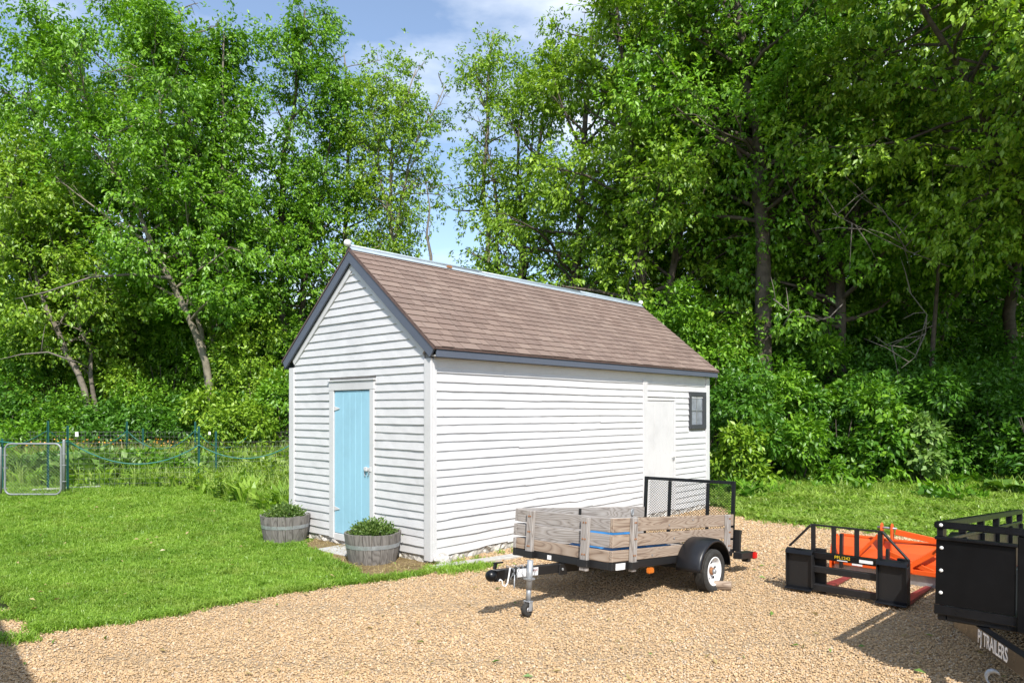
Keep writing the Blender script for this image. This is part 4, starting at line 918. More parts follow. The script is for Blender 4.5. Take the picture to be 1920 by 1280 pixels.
MB().box(X0 - .0575, X0 - .0555, -.12, -.04, .12, .163).build('sticker', M['sticker'], bb); MB().box(X0 - .0575, X0 - .0555, .66, .76, .128, .158).build('sticker', M['sticker'], bb)

# ---------------------------------------------------------------- trees
def resample(pts, n):
    P = np.array(pts, float); d = np.r_[0, np.cumsum(np.linalg.norm(np.diff(P, axis=0), axis=1))]; t = np.linspace(0, d[-1], n)
    Q = np.stack([np.interp(t, d, P[:, k]) for k in range(3)], 1)
    for _ in range(2): Q[1:-1] = (Q[:-2] + 2 * Q[1:-1] + Q[2:]) / 4
    return Q
def unit(v): return v / (np.linalg.norm(v) + 1e-9)
def grow(stems, seed, limb=3.2, nlimb=20, t0=.3, sub=6, spray=77, leaf=.155, ratio=.52, r0=.2, prof=None, up=.5, spread=.32, twig=2, droop=.35, front=True):
    """stems: world polylines from the base up. Returns (wood MB, leaf mesh arrays) relative to the base of the first stem."""
    r = np.random.default_rng(seed); base = np.array(stems[0][0], float); W_ = MB(); C = []; DR = []
    prof = prof or (lambda t: .55 + .9 * math.sin(math.pi * min(1, .12 + .88 * t)) * (1 - .55 * t))
    ga = r.random() * 6.28
    for si, st in enumerate(stems):
        Q = resample(np.array(st, float) - base, 14); Q[1:-1] += r.normal(0, .06, (12, 3)); rad = np.linspace(1, .10, 14) ** .85 * r0 * (1 if si == 0 else .75); rad[0] *= 1.25
        W_.tube(Q.tolist(), rad.tolist(), 9)
        for k in range(nlimb):
            t = t0 + (1 - t0) * ((k + r.random()) / nlimb); x = t * 13; i = min(12, int(x)); p = Q[i] + (Q[i + 1] - Q[i]) * (x - i); rr = rad[i]
            ga += 2.4 + r.normal(0, .35); e = up + r.normal(0, .22) + .55 * max(0, t - .6)
            if not front and math.sin(ga) < .05 and r.random() < .55: ga = -ga + .2
            d = np.array([math.cos(ga) * math.cos(e), math.sin(ga) * math.cos(e), math.sin(e)]); ln = limb * prof((t - t0) / (1 - t0)) * r.uniform(.65, 1.2)
            m = 5; pts = [p]
            for q in range(m):
                d = unit(d + r.normal(0, .14, 3) + np.array([0, 0, -droop * .16 + .05])); pts.append(pts[-1] + d * ln / m)
            W_.tube(pts, np.linspace(min(rr * .55, .075), .012, m + 1).tolist(), 5, False)
            for q in range(sub):
                s = .25 + .75 * (q + r.random()) / sub; xx = s * m; ii = min(m - 1, int(xx)); pp = pts[ii] + (pts[ii + 1] - pts[ii]) * (xx - ii)
                dd = unit(unit(pts[ii + 1] - pts[ii]) * .7 + r.normal(0, .75, 3)); l2 = ln * r.uniform(.22, .45) * (1.15 - .5 * s)
                mid = pp + dd * l2 * .5; end = pp + unit(dd + np.array([0, 0, -droop])) * l2
                W_.tube([pp, mid, end], [.014, .009, .004], 3, False)
                for g in range(twig):
                    C.append(mid + (end - mid) * (g + r.random()) / twig + r.normal(0, .12, 3)); DR.append(unit(end - pp))
            C.append(pts[-1]); DR.append(d)
    C = np.array(C); DR = np.array(DR)
    q = C + base; f3 = np.sin(q[:, 0] * 1.15 + seed) * np.sin(q[:, 1] * 1.05 + 2.1 * seed) + np.sin(q[:, 2] * 1.35 + q[:, 0] * .5 + .7 * seed)
    keep = f3 > -1.15 + .3 * r.random(len(C)); C = C[keep]; DR = DR[keep]
    nb, nl = max(3, spray // 7), 7                      # bunches per spray, leaflets per bunch
    m = len(C) * nb; ci = np.repeat(np.arange(len(C)), nb); size = r.uniform(.6, 1.35, len(C))[ci][:, None]
    off = r.normal(0, 1, (m, 3)) * np.array([1, 1, .6]) * spread * size
    B = C[ci] + off + DR[ci] * spread * .5; out = unit_rows(DR[ci] * .6 + off / spread * .5 + r.normal(0, .3, (m, 3)) + np.array([0, 0, -.25]))
    bi = np.repeat(np.arange(m), nl); n = len(bi)
    D = unit_rows(out[bi] * .85 + r.normal(0, .55, (n, 3)) + np.array([0, 0, -.28])); P = B[bi] + D * leaf * .15 + r.normal(0, leaf * .32, (n, 3))
    N = unit_rows(np.array([0, -.25, 1.0]) + out[bi] * .35 + r.normal(0, .42, (n, 3)))
    Ls = r.uniform(.65, 1.25, n) * leaf
    return base, W_, (P, D, N, Ls, ratio, r)
def unit_rows(a): return a / (np.linalg.norm(a, axis=1)[:, None] + 1e-9)
def tree(name, stems, label, leafm, barkm, seed, cat='tree', group='trees of the wood behind the shed', **k):
    base, W_, lf = grow(stems, seed, **k)
    t = empty(name, tuple(base)); tag(t, label, cat, group)
    W_.build('trunk', M[barkm], t); link('crown', leaf_mesh('crown', *lf), M[leafm], t)
    return t
def px(pts, Y, dy=()):    # photo survey of a trunk line at distance Y
    out = []
    for i, (u, v) in enumerate(pts): out.append(at(u, v, Y + (dy[i] if i < len(dy) else 0)))
    b = out[0]; out[0] = (b[0], b[1], -.05); return out
G1 = 'trees left of the shed'; G2 = 'trees behind the shed'; G3 = 'trees right of the shed'
# left group
tree('box_elder', [px([(402, 860), (388, 650), (300, 490), (215, 300), (150, 170), (105, 90)], 23.2), px([(402, 860), (385, 640), (330, 430), (300, 250), (280, 60)], 24)], 'leaning box elder with pale trunk slanting left above the garden', 'leafA', 'bark2', 1, group=G1, limb=2.4, nlimb=30, t0=.32, r0=.135, front=False)
tree('box_elder', [px([(425, 860), (400, 650), (378, 400), (352, 200), (335, 20)], 25), px([(425, 860), (408, 600), (418, 300), (420, 60)], 25.5)], 'tall box elder with twin stems rising straight above the garden fence', 'leafA', 'bark', 2, group=G1, limb=1.9, nlimb=26, t0=.30, r0=.2, front=False)
tree('box_elder', [px([(190, 860), (150, 690), (85, 590), (45, 450), (10, 330)], 24), px([(190, 860), (170, 690), (140, 540), (120, 420)], 24.4)], 'low leaning box elder at the far left with bare grey trunk', 'leafB', 'bark', 3, group=G1, limb=2.2, nlimb=24, t0=.38, r0=.125, front=False)
tree('box_elder', [px([(262, 860), (250, 500), (255, 250), (240, 20)], 29)], 'upright box elder between the leaning trees on the left', 'leafA', 'barkd', 4, group=G1, limb=3.2, nlimb=36, t0=.2, r0=.2)
tree('box_elder', [px([(30, 860), (45, 480), (70, 270), (85, 120)], 28), px([(30, 860), (10, 480), (-40, 270), (-70, 140)], 28)], 'leafy box elder cut off by the left edge of the frame', 'leafA', 'bark', 5, group=G1, limb=3.0, nlimb=24, t0=.22, r0=.2)
tree('box_elder', [px([(545, 850), (530, 640), (520, 400), (556, 150), (572, 20)], 28), px([(545, 850), (560, 600), (600, 350), (640, 150)], 28.4)], 'tall slim tree directly left of the shed gable peak', 'leafA', 'barkd', 6, group=G1, limb=1.75, nlimb=28, t0=.2, r0=.2, leaf=.145)
# behind the shed, thinner crowns with sky showing through
tree('slender_tree', [px([(655, 850), (650, 500), (655, 260), (645, 100)], 30)], 'slender tree with open crown rising behind the shed peak', 'leafB', 'bark', 7, group=G2, limb=2.1, nlimb=30, t0=.22, r0=.17, sub=5, twig=1, spray=63, leaf=.145)
tree('slender_tree', [px([(735, 850), (738, 420), (728, 300), (755, 210), (780, 130)], 28), px([(735, 850), (738, 450), (712, 300), (695, 160)], 28), px([(735, 850), (742, 420), (765, 290), (805, 220), (835, 160)], 28)], 'airy three stemmed tree framing the left of the sky gap', 'leafB', 'bark2', 8, group=G2, limb=1.45, nlimb=20, t0=.48, r0=.15, sub=5, twig=1, spray=63, leaf=.14)
tree('slender_tree', [px([(928, 850), (918, 500), (905, 350), (915, 200), (925, 60)], 29), px([(928, 850), (935, 480), (925, 300), (890, 110)], 29)], 'airy slim tree framing the right of the sky gap', 'leafB', 'bark', 9, group=G2, limb=1.25, nlimb=22, t0=.34, r0=.17, sub=5, twig=1, spray=63, leaf=.14)
tree('slender_tree', [px([(978, 850), (975, 450), (1000, 300), (1035, 180), (1050, 110)], 28), px([(978, 850), (985, 480), (965, 300), (985, 130)], 28)], 'dark stemmed tree with forked trunk behind the middle of the roof', 'leafB', 'barkd', 10, group=G2, limb=1.9, nlimb=22, t0=.30, r0=.2, sub=5, twig=1, spray=63, leaf=.145)
tree('box_elder', [px([(1082, 850), (1078, 480), (1100, 220), (1130, -20)], 25)], 'bushy tall tree behind the far half of the roof', 'leafB', 'barkd', 11, group=G2, limb=2.9, nlimb=40, t0=.2, r0=.22)
# right wall of woods
tree('box_elder', [px([(1215, 860), (1205, 560), (1190, 300), (1160, 60), (1150, -80)], 21.5), px([(1215, 860), (1250, 560), (1290, 320), (1330, 100), (1340, -60)], 21.5)], 'big leafy tree above the far end of the shed roof', 'leafB', 'barkd', 12, group=G3, limb=2.6, nlimb=36, t0=.12, r0=.2, leaf=.15)
tree('maple_tree', [px([(1428, 880), (1428, 610), (1432, 420), (1398, 110), (1370, -80)], 19.6), px([(1428, 880), (1420, 620), (1450, 350), (1500, 150), (1530, -60)], 20.4)], 'thick trunked dark tree right of the shed window', 'leafA', 'barkd', 13, group=G3, limb=3.0, nlimb=36, t0=.46, r0=.30, leaf=.15, front=False)
tree('maple_tree', [px([(1575, 880), (1545, 500), (1505, 220), (1510, 0), (1520, -120)], 20.5), px([(1575, 880), (1580, 450), (1660, 150), (1760, -20)], 20)], 'spreading dark tree with arching limb above the pallet fork', 'leafA', 'barkd', 14, group=G3, limb=3.0, nlimb=36, t0=.28, r0=.24, leaf=.15)
tree('maple_tree', [px([(1882, 880), (1888, 680), (1912, 470), (1925, 200), (1930, -60)], 21.5)], 'straight trunk tree near the right edge of the frame', 'leafC', 'barkd', 15, group=G3, limb=3.6, nlimb=38, t0=.36, r0=.22, leaf=.15)
tree('maple_tree', [[(14.9, 19.3, -.05), (14.3, 18.4, 4), (12.8, 16.4, 7.4), (11.2, 14.8, 10), (10.2, 13.8, 13.5)], [(14.9, 19.3, -.05), (14.0, 18.4, 4.5), (11.2, 16.6, 8), (8.8, 15.2, 10.2), (7.4, 14.6, 12)]], 'tall tree whose canopy hangs over the upper right of the view', 'leafB', 'barkd', 16, group=G3, limb=2.9, nlimb=42, t0=.46, r0=.22, leaf=.14, spray=84, droop=.45, up=.25)
tree('maple_tree', [[(15.6, 12.4, -.05), (15.5, 12.2, 5), (15.2, 11.8, 10), (15, 11.5, 15)], [(15.6, 12.4, -.05), (15, 12.6, 5), (13.2, 12.4, 9), (12.6, 12.0, 12)]], 'tree standing outside the right of the view, shading the hollow', 'leafC', 'barkd', 17, group=G3, limb=3.8, nlimb=46, t0=.36, r0=.24, leaf=.15)
# deeper rows, shared crowns
deep = [tree('wood_tree', [[(0, 0, -.05), (.2, .1, 6), (-.2, .3, 12), (.1, 0, 17)]], 'x', 'leafC', 'barkd', 31, group='deeper trees in the wood', limb=3.4, nlimb=32, t0=.14, r0=.2, leaf=.19, sub=5),
        tree('wood_tree', [[(0, 0, -.05), (-.3, .1, 5), (.3, -.2, 10), (.5, 0, 14)], [(0, 0, -.05), (.6, .1, 5), (1.5, -.2, 9), (1.9, 0, 12)]], 'x', 'leafA', 'bark', 32, group='deeper trees in the wood', limb=2.8, nlimb=20, t0=.16, r0=.17, leaf=.19, sub=5)]
DEEP = [(-19.5, 31, 0, .74, 'wood tree deep behind the far left box elders'), (-14.5, 34, 1, .85, 'wood tree deep behind the leaning pale trunk'), (-9.8, 33, 0, .68, 'wood tree deep between the left trees and the shed peak'),
        (-24.5, 29, 1, .8, 'wood tree deep at the left margin'), (4.6, 34, 1, .8, 'wood tree deep behind the dark forked tree'), (6.6, 30, 0, 1.0, 'wood tree deep behind the far end of the roof'),
        (9.4, 27, 1, 1.0, 'wood tree deep left of the thick dark trunk'), (12.2, 29.5, 0, 1.05, 'wood tree deep right of the thick dark trunk'), (15.0, 26, 1, 1.0, 'wood tree deep above the dark hollow'),
        (18.4, 29, 0, 1.0, 'wood tree deep behind the right edge trunk'), (21.5, 25.5, 1, 1.1, 'wood tree deep at the right margin'), (9.2, 36, 0, 1.1, 'farthest wood tree seen behind the roof end'),
        (17.5, 36, 1, 1.2, 'farthest wood tree behind the dark hollow'), (24, 33, 0, 1.1, 'farthest wood tree at the right margin'), (13.6, 23.2, 1, .9, 'wood tree close behind the tall sunlit shrub'), (16.8, 22.5, 0, .85, 'wood tree in the dark hollow behind the bare twigs'), (7.4, 24.5, 1, .95, 'wood tree right behind the roof end'), (-12.2, 29.5, 1, .78, 'wood tree behind the twin stemmed box elder'), (-17, 27.2, 0, .66, 'wood tree behind the low leaning box elder'), (20.2, 21.0, 1, .95, 'wood tree beside the right edge trunk'),
        (-8.2, 38, 1, .62, 'low wood tree far behind the shed peak')]
for k, (x, y, v, s, lab) in enumerate(DEEP):
    o = deep[v] if k in (0, 1) else None
    if o is None or (k == 0 and v != 0) or (k == 1 and v != 1): o = copy_tree(deep[v])
    o.location = (x, y, -.05); o.rotation_euler = (0, 0, k * 2.1); o.scale = (s, s, s); o['label'] = lab
# dead snag in the sky gap, fallen and bare branches
def snag(name, stems, label, seed, mat='deadwood', rr=.05, tw=5, cat='branch', group=None):
    r = random.Random(seed); b = Vector(stems[0][0]); t = empty(name, tuple(b)); tag(t, label, cat, group)
    for st in stems:
        P = [Vector(p) - b for p in st]; m = MB().tube(P, [max(.008, rr * (1 - .8 * i / (len(P) - 1))) for i in range(len(P))], 6)
        for k in range(tw):
            i = r.randrange(1, len(P)); p = P[i - 1].lerp(P[i], r.random()); d = Vector((r.gauss(0, 1), r.gauss(0, .6), r.gauss(.1, .7))).normalized() * r.uniform(.4, 1.3)
            m.tube([p, p + d * .5 + Vector((0, 0, .06)), p + d], [.016, .011, .004], 4)
        m.build('bough', M[mat], t)
    return t
snag('dead_tree', [px([(812, 800), (808, 480), (800, 440), (806, 390), (799, 345)], 24)], 'thin bare dead tree standing in the sky gap', 1, rr=.07, tw=3, cat='tree')
snag('bare_branch', [[at(322, 522, 22.5), at(250, 514, 22.3), at(170, 520, 22), at(85, 548, 21.6), at(30, 560, 21.5)]], 'bare grey branch reaching left across the box elders', 2, rr=.05, tw=3)
snag('bare_branch', [[at(140, 678, 22), at(90, 660, 21.8), at(40, 664, 21.6), at(-10, 676, 21.5)]], 'bare pale branch low at the left edge above the garden', 3, rr=.035, tw=2)
snag('bare_branch', [[at(1735, 625, 17), at(1700, 650, 17), at(1665, 648, 17.2), at(1640, 630, 17.4)], [at(1735, 625, 17), at(1738, 590, 17), at(1700, 540, 17.2)], [at(1735, 625, 17), at(1715, 670, 16.9), at(1690, 690, 16.9)]], 'looping bare twigs hanging in the dark hollow on the right', 4, rr=.016, tw=3)
snag('bare_branch', [[at(1580, 570, 17.5), at(1555, 595, 17.4), at(1530, 602, 17.3)], [at(1450, 560, 18), at(1480, 585, 17.8), at(1500, 580, 17.8)]], 'short bare twigs beside the thick dark trunk', 5, rr=.02, tw=3)
snag('bare_branch', [[at(1780, 500, 17), at(1700, 470, 17), at(1620, 430, 17), at(1560, 400, 17)], [at(1700, 470, 17), at(1660, 400, 17), at(1600, 360, 17)]], 'tangle of bare branches under the overhanging canopy', 6, rr=.016, tw=7)
snag('dead_sapling', [[at(1760, 880, 19), at(1745, 700, 19), at(1760, 500, 19), at(1750, 300, 19)]], 'slim dark stem standing in the dark hollow', 7, 'barkd', .09, 2, 'tree')

# ---------------------------------------------------------------- shrubs
def bush_mesh(seed, n, leaf, ratio=.55, lumps=9, flat=.85, asp=1.0):
    r = np.random.default_rng(seed); A_ = np.array([1, 1, asp])
    L_ = r.normal(0, .42, (lumps, 3)); L_[:, 2] = r.uniform(.18, .85, lumps) * asp; L_[:, :2] *= (1.15 - .55 * L_[:, 2:] / asp); R_ = r.uniform(.26, .46, lumps)
    k = n // 8; i = r.integers(0, lumps, k); d = unit_rows(r.normal(size=(k, 3))); d[:, 2] *= np.where(d[:, 2] < 0, .6, 1)
    B = L_[i] + d * (R_[i] * r.uniform(.45, 1.15, k) ** .5)[:, None] + r.normal(0, .04, (k, 3)); B[:, 2] = np.maximum(B[:, 2], .03)
    out = unit_rows(d + r.normal(0, .3, (k, 3)) + np.array([0, 0, -.2])); bi = np.repeat(np.arange(k), 8); n = len(bi)
    D = unit_rows(out[bi] * .9 + r.normal(0, .55, (n, 3)) + np.array([0, 0, -.25])); P = B[bi] + D * leaf * .2 + r.normal(0, leaf * .38, (n, 3)); P[:, 2] = np.maximum(P[:, 2], .02)
    N = unit_rows(out[bi] * .45 + np.array([0, 0, .9]) + r.normal(0, .4, (n, 3)))
    return leaf_mesh('foliage', P, D, N, r.uniform(.65, 1.3, n) * leaf, ratio, r)
stemsM = []
for q in range(2):
    m = MB(); r = random.Random(q)
    for k in range(7): a = k * .9 + q; m.tube([(.04 * math.cos(a), .04 * math.sin(a), -.02), (.16 * math.cos(a), .16 * math.sin(a), .3), (.32 * math.cos(a + .3), .32 * math.sin(a + .3), .62)], [.022, .014, .005], 5)
    stemsM.append(m.mesh('stems'))
def shrub(x, y, rx, h, var, mat, label, group, rz=None, name='shrub'):
    t = empty(name, (x, y, -.02), rz if rz is not None else rnd.random() * 6.3); tag(t, label, 'shrub', group)
    t.scale = (rx, rx, rx); n, lf, rt, lu = ((8000, .13, .5, 11), (8000, .13, .5, 15), (7000, .15, .48, 8), (4200, .145, .6, 12))[var]
    SEED[0] += 1; link('foliage', bush_mesh(SEED[0], int(n * min(1, .35 + rx * h / 7)), lf / rx, rt, lu, 1.0, h / rx), M[mat], t)
    st = link('stems', stemsM[var % 2], M['barkd'], t); st.scale = (1, 1, h / rx); return t
SEED = [50]
SG1, SG2 = 'shrubs behind the garden fence', 'shrubs along the right wood edge'
for (u, Y, rx, h, v, mt, lab) in [
    (15, 22.5, 1.6, 2.6, 0, 'leafC', 'deep green shrub at the left edge behind the garden'), (115, 23.5, 1.7, 2.2, 1, 'leafA', 'rounded green shrub behind the chain-link gate'), (205, 22.5, 1.4, 1.8, 2, 'leafC', 'bluish green shrub right of the gate, under the bare trunk'),
    (300, 23.4, 1.7, 2.6, 0, 'leafA', 'tall green shrub under the leaning pale trunk'), (352, 22.0, 1.4, 2.1, 1, 'leafC', 'low dark shrub in the middle behind the garden'), (420, 22.8, 1.5, 2.4, 2, 'leafB', 'yellow green shrub left of the shed, taller one'),
    (495, 23.2, 1.9, 4.2, 0, 'leafB', 'tall yellow green shrub against the shed wall edge'), (455, 20.6, 1.3, 1.9, 1, 'leafB', 'low sunlit yellow shrub inside the far fence corner'), (250, 21.4, 1.3, 1.7, 2, 'leafC', 'low bramble clump behind the hose line'),
    (60, 21.0, 1.3, 1.7, 1, 'leafA', 'low shrub behind the left fence wire'), (540, 22.0, 1.5, 3.0, 1, 'leafA', 'shrub half hidden behind the shed wall'), (400, 25.5, 2.0, 4.4, 0, 'leafA', 'tall thicket under the twin stemmed box elder'), (180, 26.0, 2.2, 3.8, 1, 'leafA', 'tall thicket under the left box elders'),
    (-10, 26.0, 2.2, 4.4, 0, 'leafA', 'tall thicket at the left margin'), (318, 25.6, 1.9, 5.4, 2, 'leafA', 'tall leafy thicket right of the slanting pale trunk'), (468, 24.8, 1.8, 5.6, 1, 'leafB', 'tall yellow green thicket close to the shed gable'), (105, 26.4, 2.0, 5.6, 2, 'leafB', 'tall thicket between the bare trunk and the pale trunk'), (250, 24.6, 1.4, 3.6, 1, 'leafB', 'mid height sunlit thicket in front of the pale trunk')]:
    shrub((u - 960) / FPX * Y, Y, rx, h, v, mt, lab, SG1)
for (u, Y, rx, h, v, mt, lab) in [
    (1365, 16.8, 1.5, 3.3, 0, 'leafC', 'green shrub hugging the far corner of the shed'), (1385, 15.6, .62, 1.5, 1, 'leafB', 'small yellow tipped shrub below the shed window'), (1455, 17.6, 1.5, 2.9, 1, 'leafA', 'full green shrub between the shed and the broadleaf bush'),
    (1545, 18.6, 1.5, 3.9, 2, 'leafA', 'tall sunlit shrub below the thick dark trunk'), (1580, 16.8, 1.2, 2.5, 2, 'leafC', 'middle green shrub left of the broadleaf bush'), (1690, 18.8, 1.8, 3.4, 0, 'leafC', 'dark shrub behind the broadleaf bush'),
    (1790, 18.2, 1.9, 3.0, 1, 'leafC', 'dark shaded shrub right of the broadleaf bush'), (1880, 17.0, 1.7, 2.8, 0, 'leafC', 'dark shaded shrub near the right edge'), (1960, 15.5, 1.6, 2.6, 2, 'leafC', 'shaded shrub cut off by the right edge'), (1410, 16.0, .8, 1.7, 2, 'leafA', 'bright green shrub just right of the shed window'), (1500, 16.3, .9, 1.5, 0, 'leafA', 'low bright shrub left of the field stones'), (1605, 17.6, 1.3, 2.6, 1, 'leafA', 'bright shrub behind the field stones'), (1720, 17.2, 1.2, 2.6, 2, 'leafC', 'mid height shrub behind the broadleaf sapling'),
    (1480, 20.5, 2.2, 5.2, 0, 'leafC', 'tall shaded thicket behind the green shrubs'), (1330, 19.5, 2.0, 5.4, 1, 'leafA', 'tall thicket behind the far shed corner'), (1250, 20.5, 2.0, 5.6, 0, 'leafA', 'tall thicket hidden behind the roof end'), (1640, 22.5, 2.4, 4.6, 1, 'leafC', 'shaded thicket deep in the hollow'), (1850, 21.5, 2.5, 4.2, 2, 'leafC', 'shaded thicket below the right edge trunk')]:
    shrub((u - 960) / FPX * Y, Y, rx, h, v, mt, lab, SG2)
shrub((1650 - 960) / FPX * 16.4, 16.4, 1.0, 2.3, 3, 'leafA', 'broadleaf bush with large sunlit leaves below the looping twigs', None, .4, 'broadleaf_bush')
shrub((1730 - 960) / FPX * 15.8, 15.8, .5, 2.1, 3, 'leafbig', 'slender broadleaf sapling right of the large leaved bush', None, 2.4, 'broadleaf_sapling')
# burdock with huge basal leaves, leafy stalk weeds
def burdock(x, y, s, seed, label):
    r = random.Random(seed); t = empty('burdock_plant', (x, y, 0), r.random() * 6); tag(t, label, 'plant', 'burdock plants at the wood edge')
    for k in range(9):
        a = k * 2.4 + r.random(); l = s * r.uniform(.5, .9); w = l * .42; dz = r.uniform(.25, .6); m = MB(); rows = 5; v = []
        for i in range(rows):
            q = i / (rows - 1); ww = w * (math.sin(math.pi * (q * .82 + .14)) ** .8) * (1 if i < rows - 1 else .05); rr_ = .18 * s + l * q; zz = s * (.25 + dz * math.sin(1.9 * q + .4)) * .8
            for j in (-1, 0, 1): v.append((rr_ * math.cos(a) - j * ww * math.sin(a), rr_ * math.sin(a) + j * ww * math.cos(a), zz + abs(j) * .05 * s + r.gauss(0, .01)))
        m.v = v; m.f = [(i * 3 + j, i * 3 + j + 1, (i + 1) * 3 + j + 1, (i + 1) * 3 + j) for i in range(rows - 1) for j in (0, 1)]; m.sm = [True] * len(m.f)
        lf = m.build('leaf', M['leafbig'], t); MB().tube([(0, 0, 0), (.1 * s * math.cos(a), .1 * s * math.sin(a), .16 * s), (.2 * s * math.cos(a), .2 * s * math.sin(a), s * (.25 + dz * .39) * .8)], .008, 5).build('stalk', M['leafC'], lf)
burdock(*gp(1885, 932), .5, 1, 'burdock with heart shaped leaves above the black trailer'); burdock(*gp(1870, 908), .6, 2, 'larger shaded burdock behind the heart leaved one'); burdock(*gp(1745, 893), .6, 3, 'small shaded burdock left of the others, under the sapling'); burdock(*gp(1950, 915), .6, 4, 'burdock at the right edge of the frame')
def stalk_weed(x, y, h, seed, label, group):
    r = np.random.default_rng(seed); t = empty('stalk_weed', (x, y, 0), r.random() * 6); tag(t, label, 'plant', group)
    P, D, N = [], [], []; m = MB()
    for s in range(4):
        b = np.array([r.normal(0, .07), r.normal(0, .07), 0]); tp = b + np.array([r.normal(0, .06), r.normal(0, .06), h * r.uniform(.7, 1.05)]); m.tube([b.tolist(), tp.tolist()], [.006, .003], 5)
        for k in range(18):
            q = (k + 1) / 18; a = k * 1.6 + s; P.append(b + (tp - b) * q); D.append((math.cos(a), math.sin(a), .55 if q > .7 else .25)); N.append((-math.cos(a) * .4, -math.sin(a) * .4, 1))
    m.build('stem', M['leafC'], t); link('foliage', leaf_mesh('foliage', np.array(P), np.array(D, float), np.array(N, float), np.full(len(P), .16 * h / .6) * r.uniform(.7, 1.2, len(P)), .3, r), M['weed'], t)
for k, (u, v, h, lab) in enumerate([(412, 938, .62, 'milkweed like stalk at the lawn edge below the fence post'), (438, 945, .55, 'pair stalk right of the first lawn edge weed'), (365, 922, .55, 'stalk weed at the foot of the middle fence post'), (505, 928, .75, 'tall stalk weed beside the shed corner'), (530, 938, .6, 'stalk weed closest to the shed wall'), (470, 920, .6, 'stalk weed in the tall grass left of the shed')]):
    stalk_weed(*gp(u, v), h, 70 + k, lab, 'stalk weeds in the tall grass')
for k, (u, v, h, lab) in enumerate([(1800, 905, 1.1, 'feathery tall weed in the shade left of the burdock'), (1835, 900, 1.3, 'tallest feathery weed in front of the dark shrubs'), (1905, 890, 1.4, 'feathery weed behind the burdock at the right'), (1345, 905, .8, 'pale leaved weed at the far shed corner')]):
    stalk_weed(*gp(u, v), h, 90 + k, lab, 'weeds under the right hand trees')
c = gp(1560, 897); rock('field_stone', (*c, .08), (.42, .2, .16), 8, M['rubble'], 'brownish field stone lying in the weeds below the shrubs', 'rock')
c = gp(1612, 895); rock('field_stone', (*c, .05), (.30, .18, .12), 9, M['rubble'], 'smaller field stone right of the larger one in the weeds', 'rock')

# ---------------------------------------------------------------- garden, fence and gate
def veg(x, y, s, seed, mat, leaf, n, label, group, ratio=.8, name='vegetable_plant'):
    r = np.random.default_rng(seed); t = empty(name, (x, y, 0), r.random() * 6); tag(t, label, 'plant', group)
    d = unit_rows(r.normal(size=(n, 3))); d[:, 2] = np.abs(d[:, 2]); P = d * (r.uniform(.5, 1, n) ** .5)[:, None] * np.array([s, s, s * .75]); D = unit_rows(d + r.normal(0, .5, (n, 3)) + np.array([0, 0, -.2])); N = unit_rows(np.array([0, 0, 1]) + r.normal(0, .4, (n, 3)))
    link('foliage', leaf_mesh('foliage', P, D, N, r.uniform(.7, 1.25, n) * leaf, ratio, r), M[mat], t)
    m = MB()
    for k in range(8): a = k * .8; m.tube([(0, 0, 0), (.3 * s * math.cos(a), .3 * s * math.sin(a), .35 * s), (.6 * s * math.cos(a), .6 * s * math.sin(a), .45 * s)], [.01, .007, .004], 4)
    m.build('stem', M['leafC'], t); return t
for k, (u, Y, s, mt, lf, lab) in enumerate([(45, 17.6, .75, 'leafbig', .16, 'leafy bed plant seen through the left of the gate'), (100, 18.2, .8, 'leafC', .14, 'leafy bed plant seen through the right of the gate'), (160, 17.4, .8, 'leafbig', .2, 'broad squash plant just right of the gate'), (190, 18.6, .85, 'leafbig', .2, 'broad squash plant second from the gate'), (225, 17.5, .75, 'leafbig', .2, 'broad squash plant third from the gate'),
        (262, 18.3, .9, 'leafA', .13, 'tangled tomato plant where the hose sags lowest'), (300, 17.6, .75, 'leafA', .13, 'tomato plant with yellowing leaves right of the sag'), (335, 18.2, .75, 'leafbig', .17, 'leafy plant left of the middle fence post'), (395, 17.8, .65, 'leafbig', .16, 'leafy plant right of the middle fence post'), (440, 18.3, .7, 'weed', .16, 'pale leafy plant halfway to the shed'), (490, 18.0, .7, 'weed', .16, 'pale leafy plant near the shed wall')]):
    veg((u - 960) / FPX * Y, Y, s * 1.12, 100 + k, mt, lf, 620, lab, 'plants in the garden bed')
gx = rng.uniform(-14.5, -9.2, 46); gy = 20.6 + rng.normal(0, .4, 46)
fm = []
for q in range(3):
    m = MB(); r = random.Random(q); v = []; f = []
    for k in range(5):
        cx, cy_, cz = r.gauss(0, .16), r.gauss(0, .16), r.uniform(.5, .95); b = len(v)
        v += [(cx - .03, cy_, cz), (cx, cy_ - .03, cz + .01), (cx + .03, cy_, cz), (cx, cy_ + .03, cz + .012), (cx, cy_, cz + .03)]; f += [(b, b + 1, b + 4), (b + 1, b + 2, b + 4), (b + 2, b + 3, b + 4), (b + 3, b, b + 4)]
    me = bpy.data.meshes.new('bloom'); me.from_pydata(v, [], f); me.materials.append(M['flower']); fm.append(me)
scatter('marigold_blooms', np.c_[gx, gy, np.zeros(46)], np.c_[np.zeros(46), np.zeros(46), rng.random(46) * 6], np.c_[rng.uniform(.6, 1.2, (46, 3))], src_coll('bloom_source', fm), 'scattered small orange blooms along the far garden fence', 'flowers')
gx = rng.uniform(-17, -5, 2600); gy = 20.6 + rng.normal(0, .7, 2600)
scatter('dry_stalks', np.c_[gx, gy, np.zeros(2600)], np.c_[rng.normal(0, .15, 2600), rng.normal(0, .15, 2600), rng.random(2600) * 6], np.c_[rng.uniform(.8, 1.3, (2600, 3))], src_coll('stalk_source', tuft_meshes(M['straw'], 2, 12, .8, .16, .012, .35) + tuft_meshes(M['weed'], 3, 16, .75, .16, .028, .5) + tuft_meshes(M['grass'], 4, 16, .7, .18, .05, .8, 1)), 'dry seedy stalks and weeds behind the garden', 'weeds')
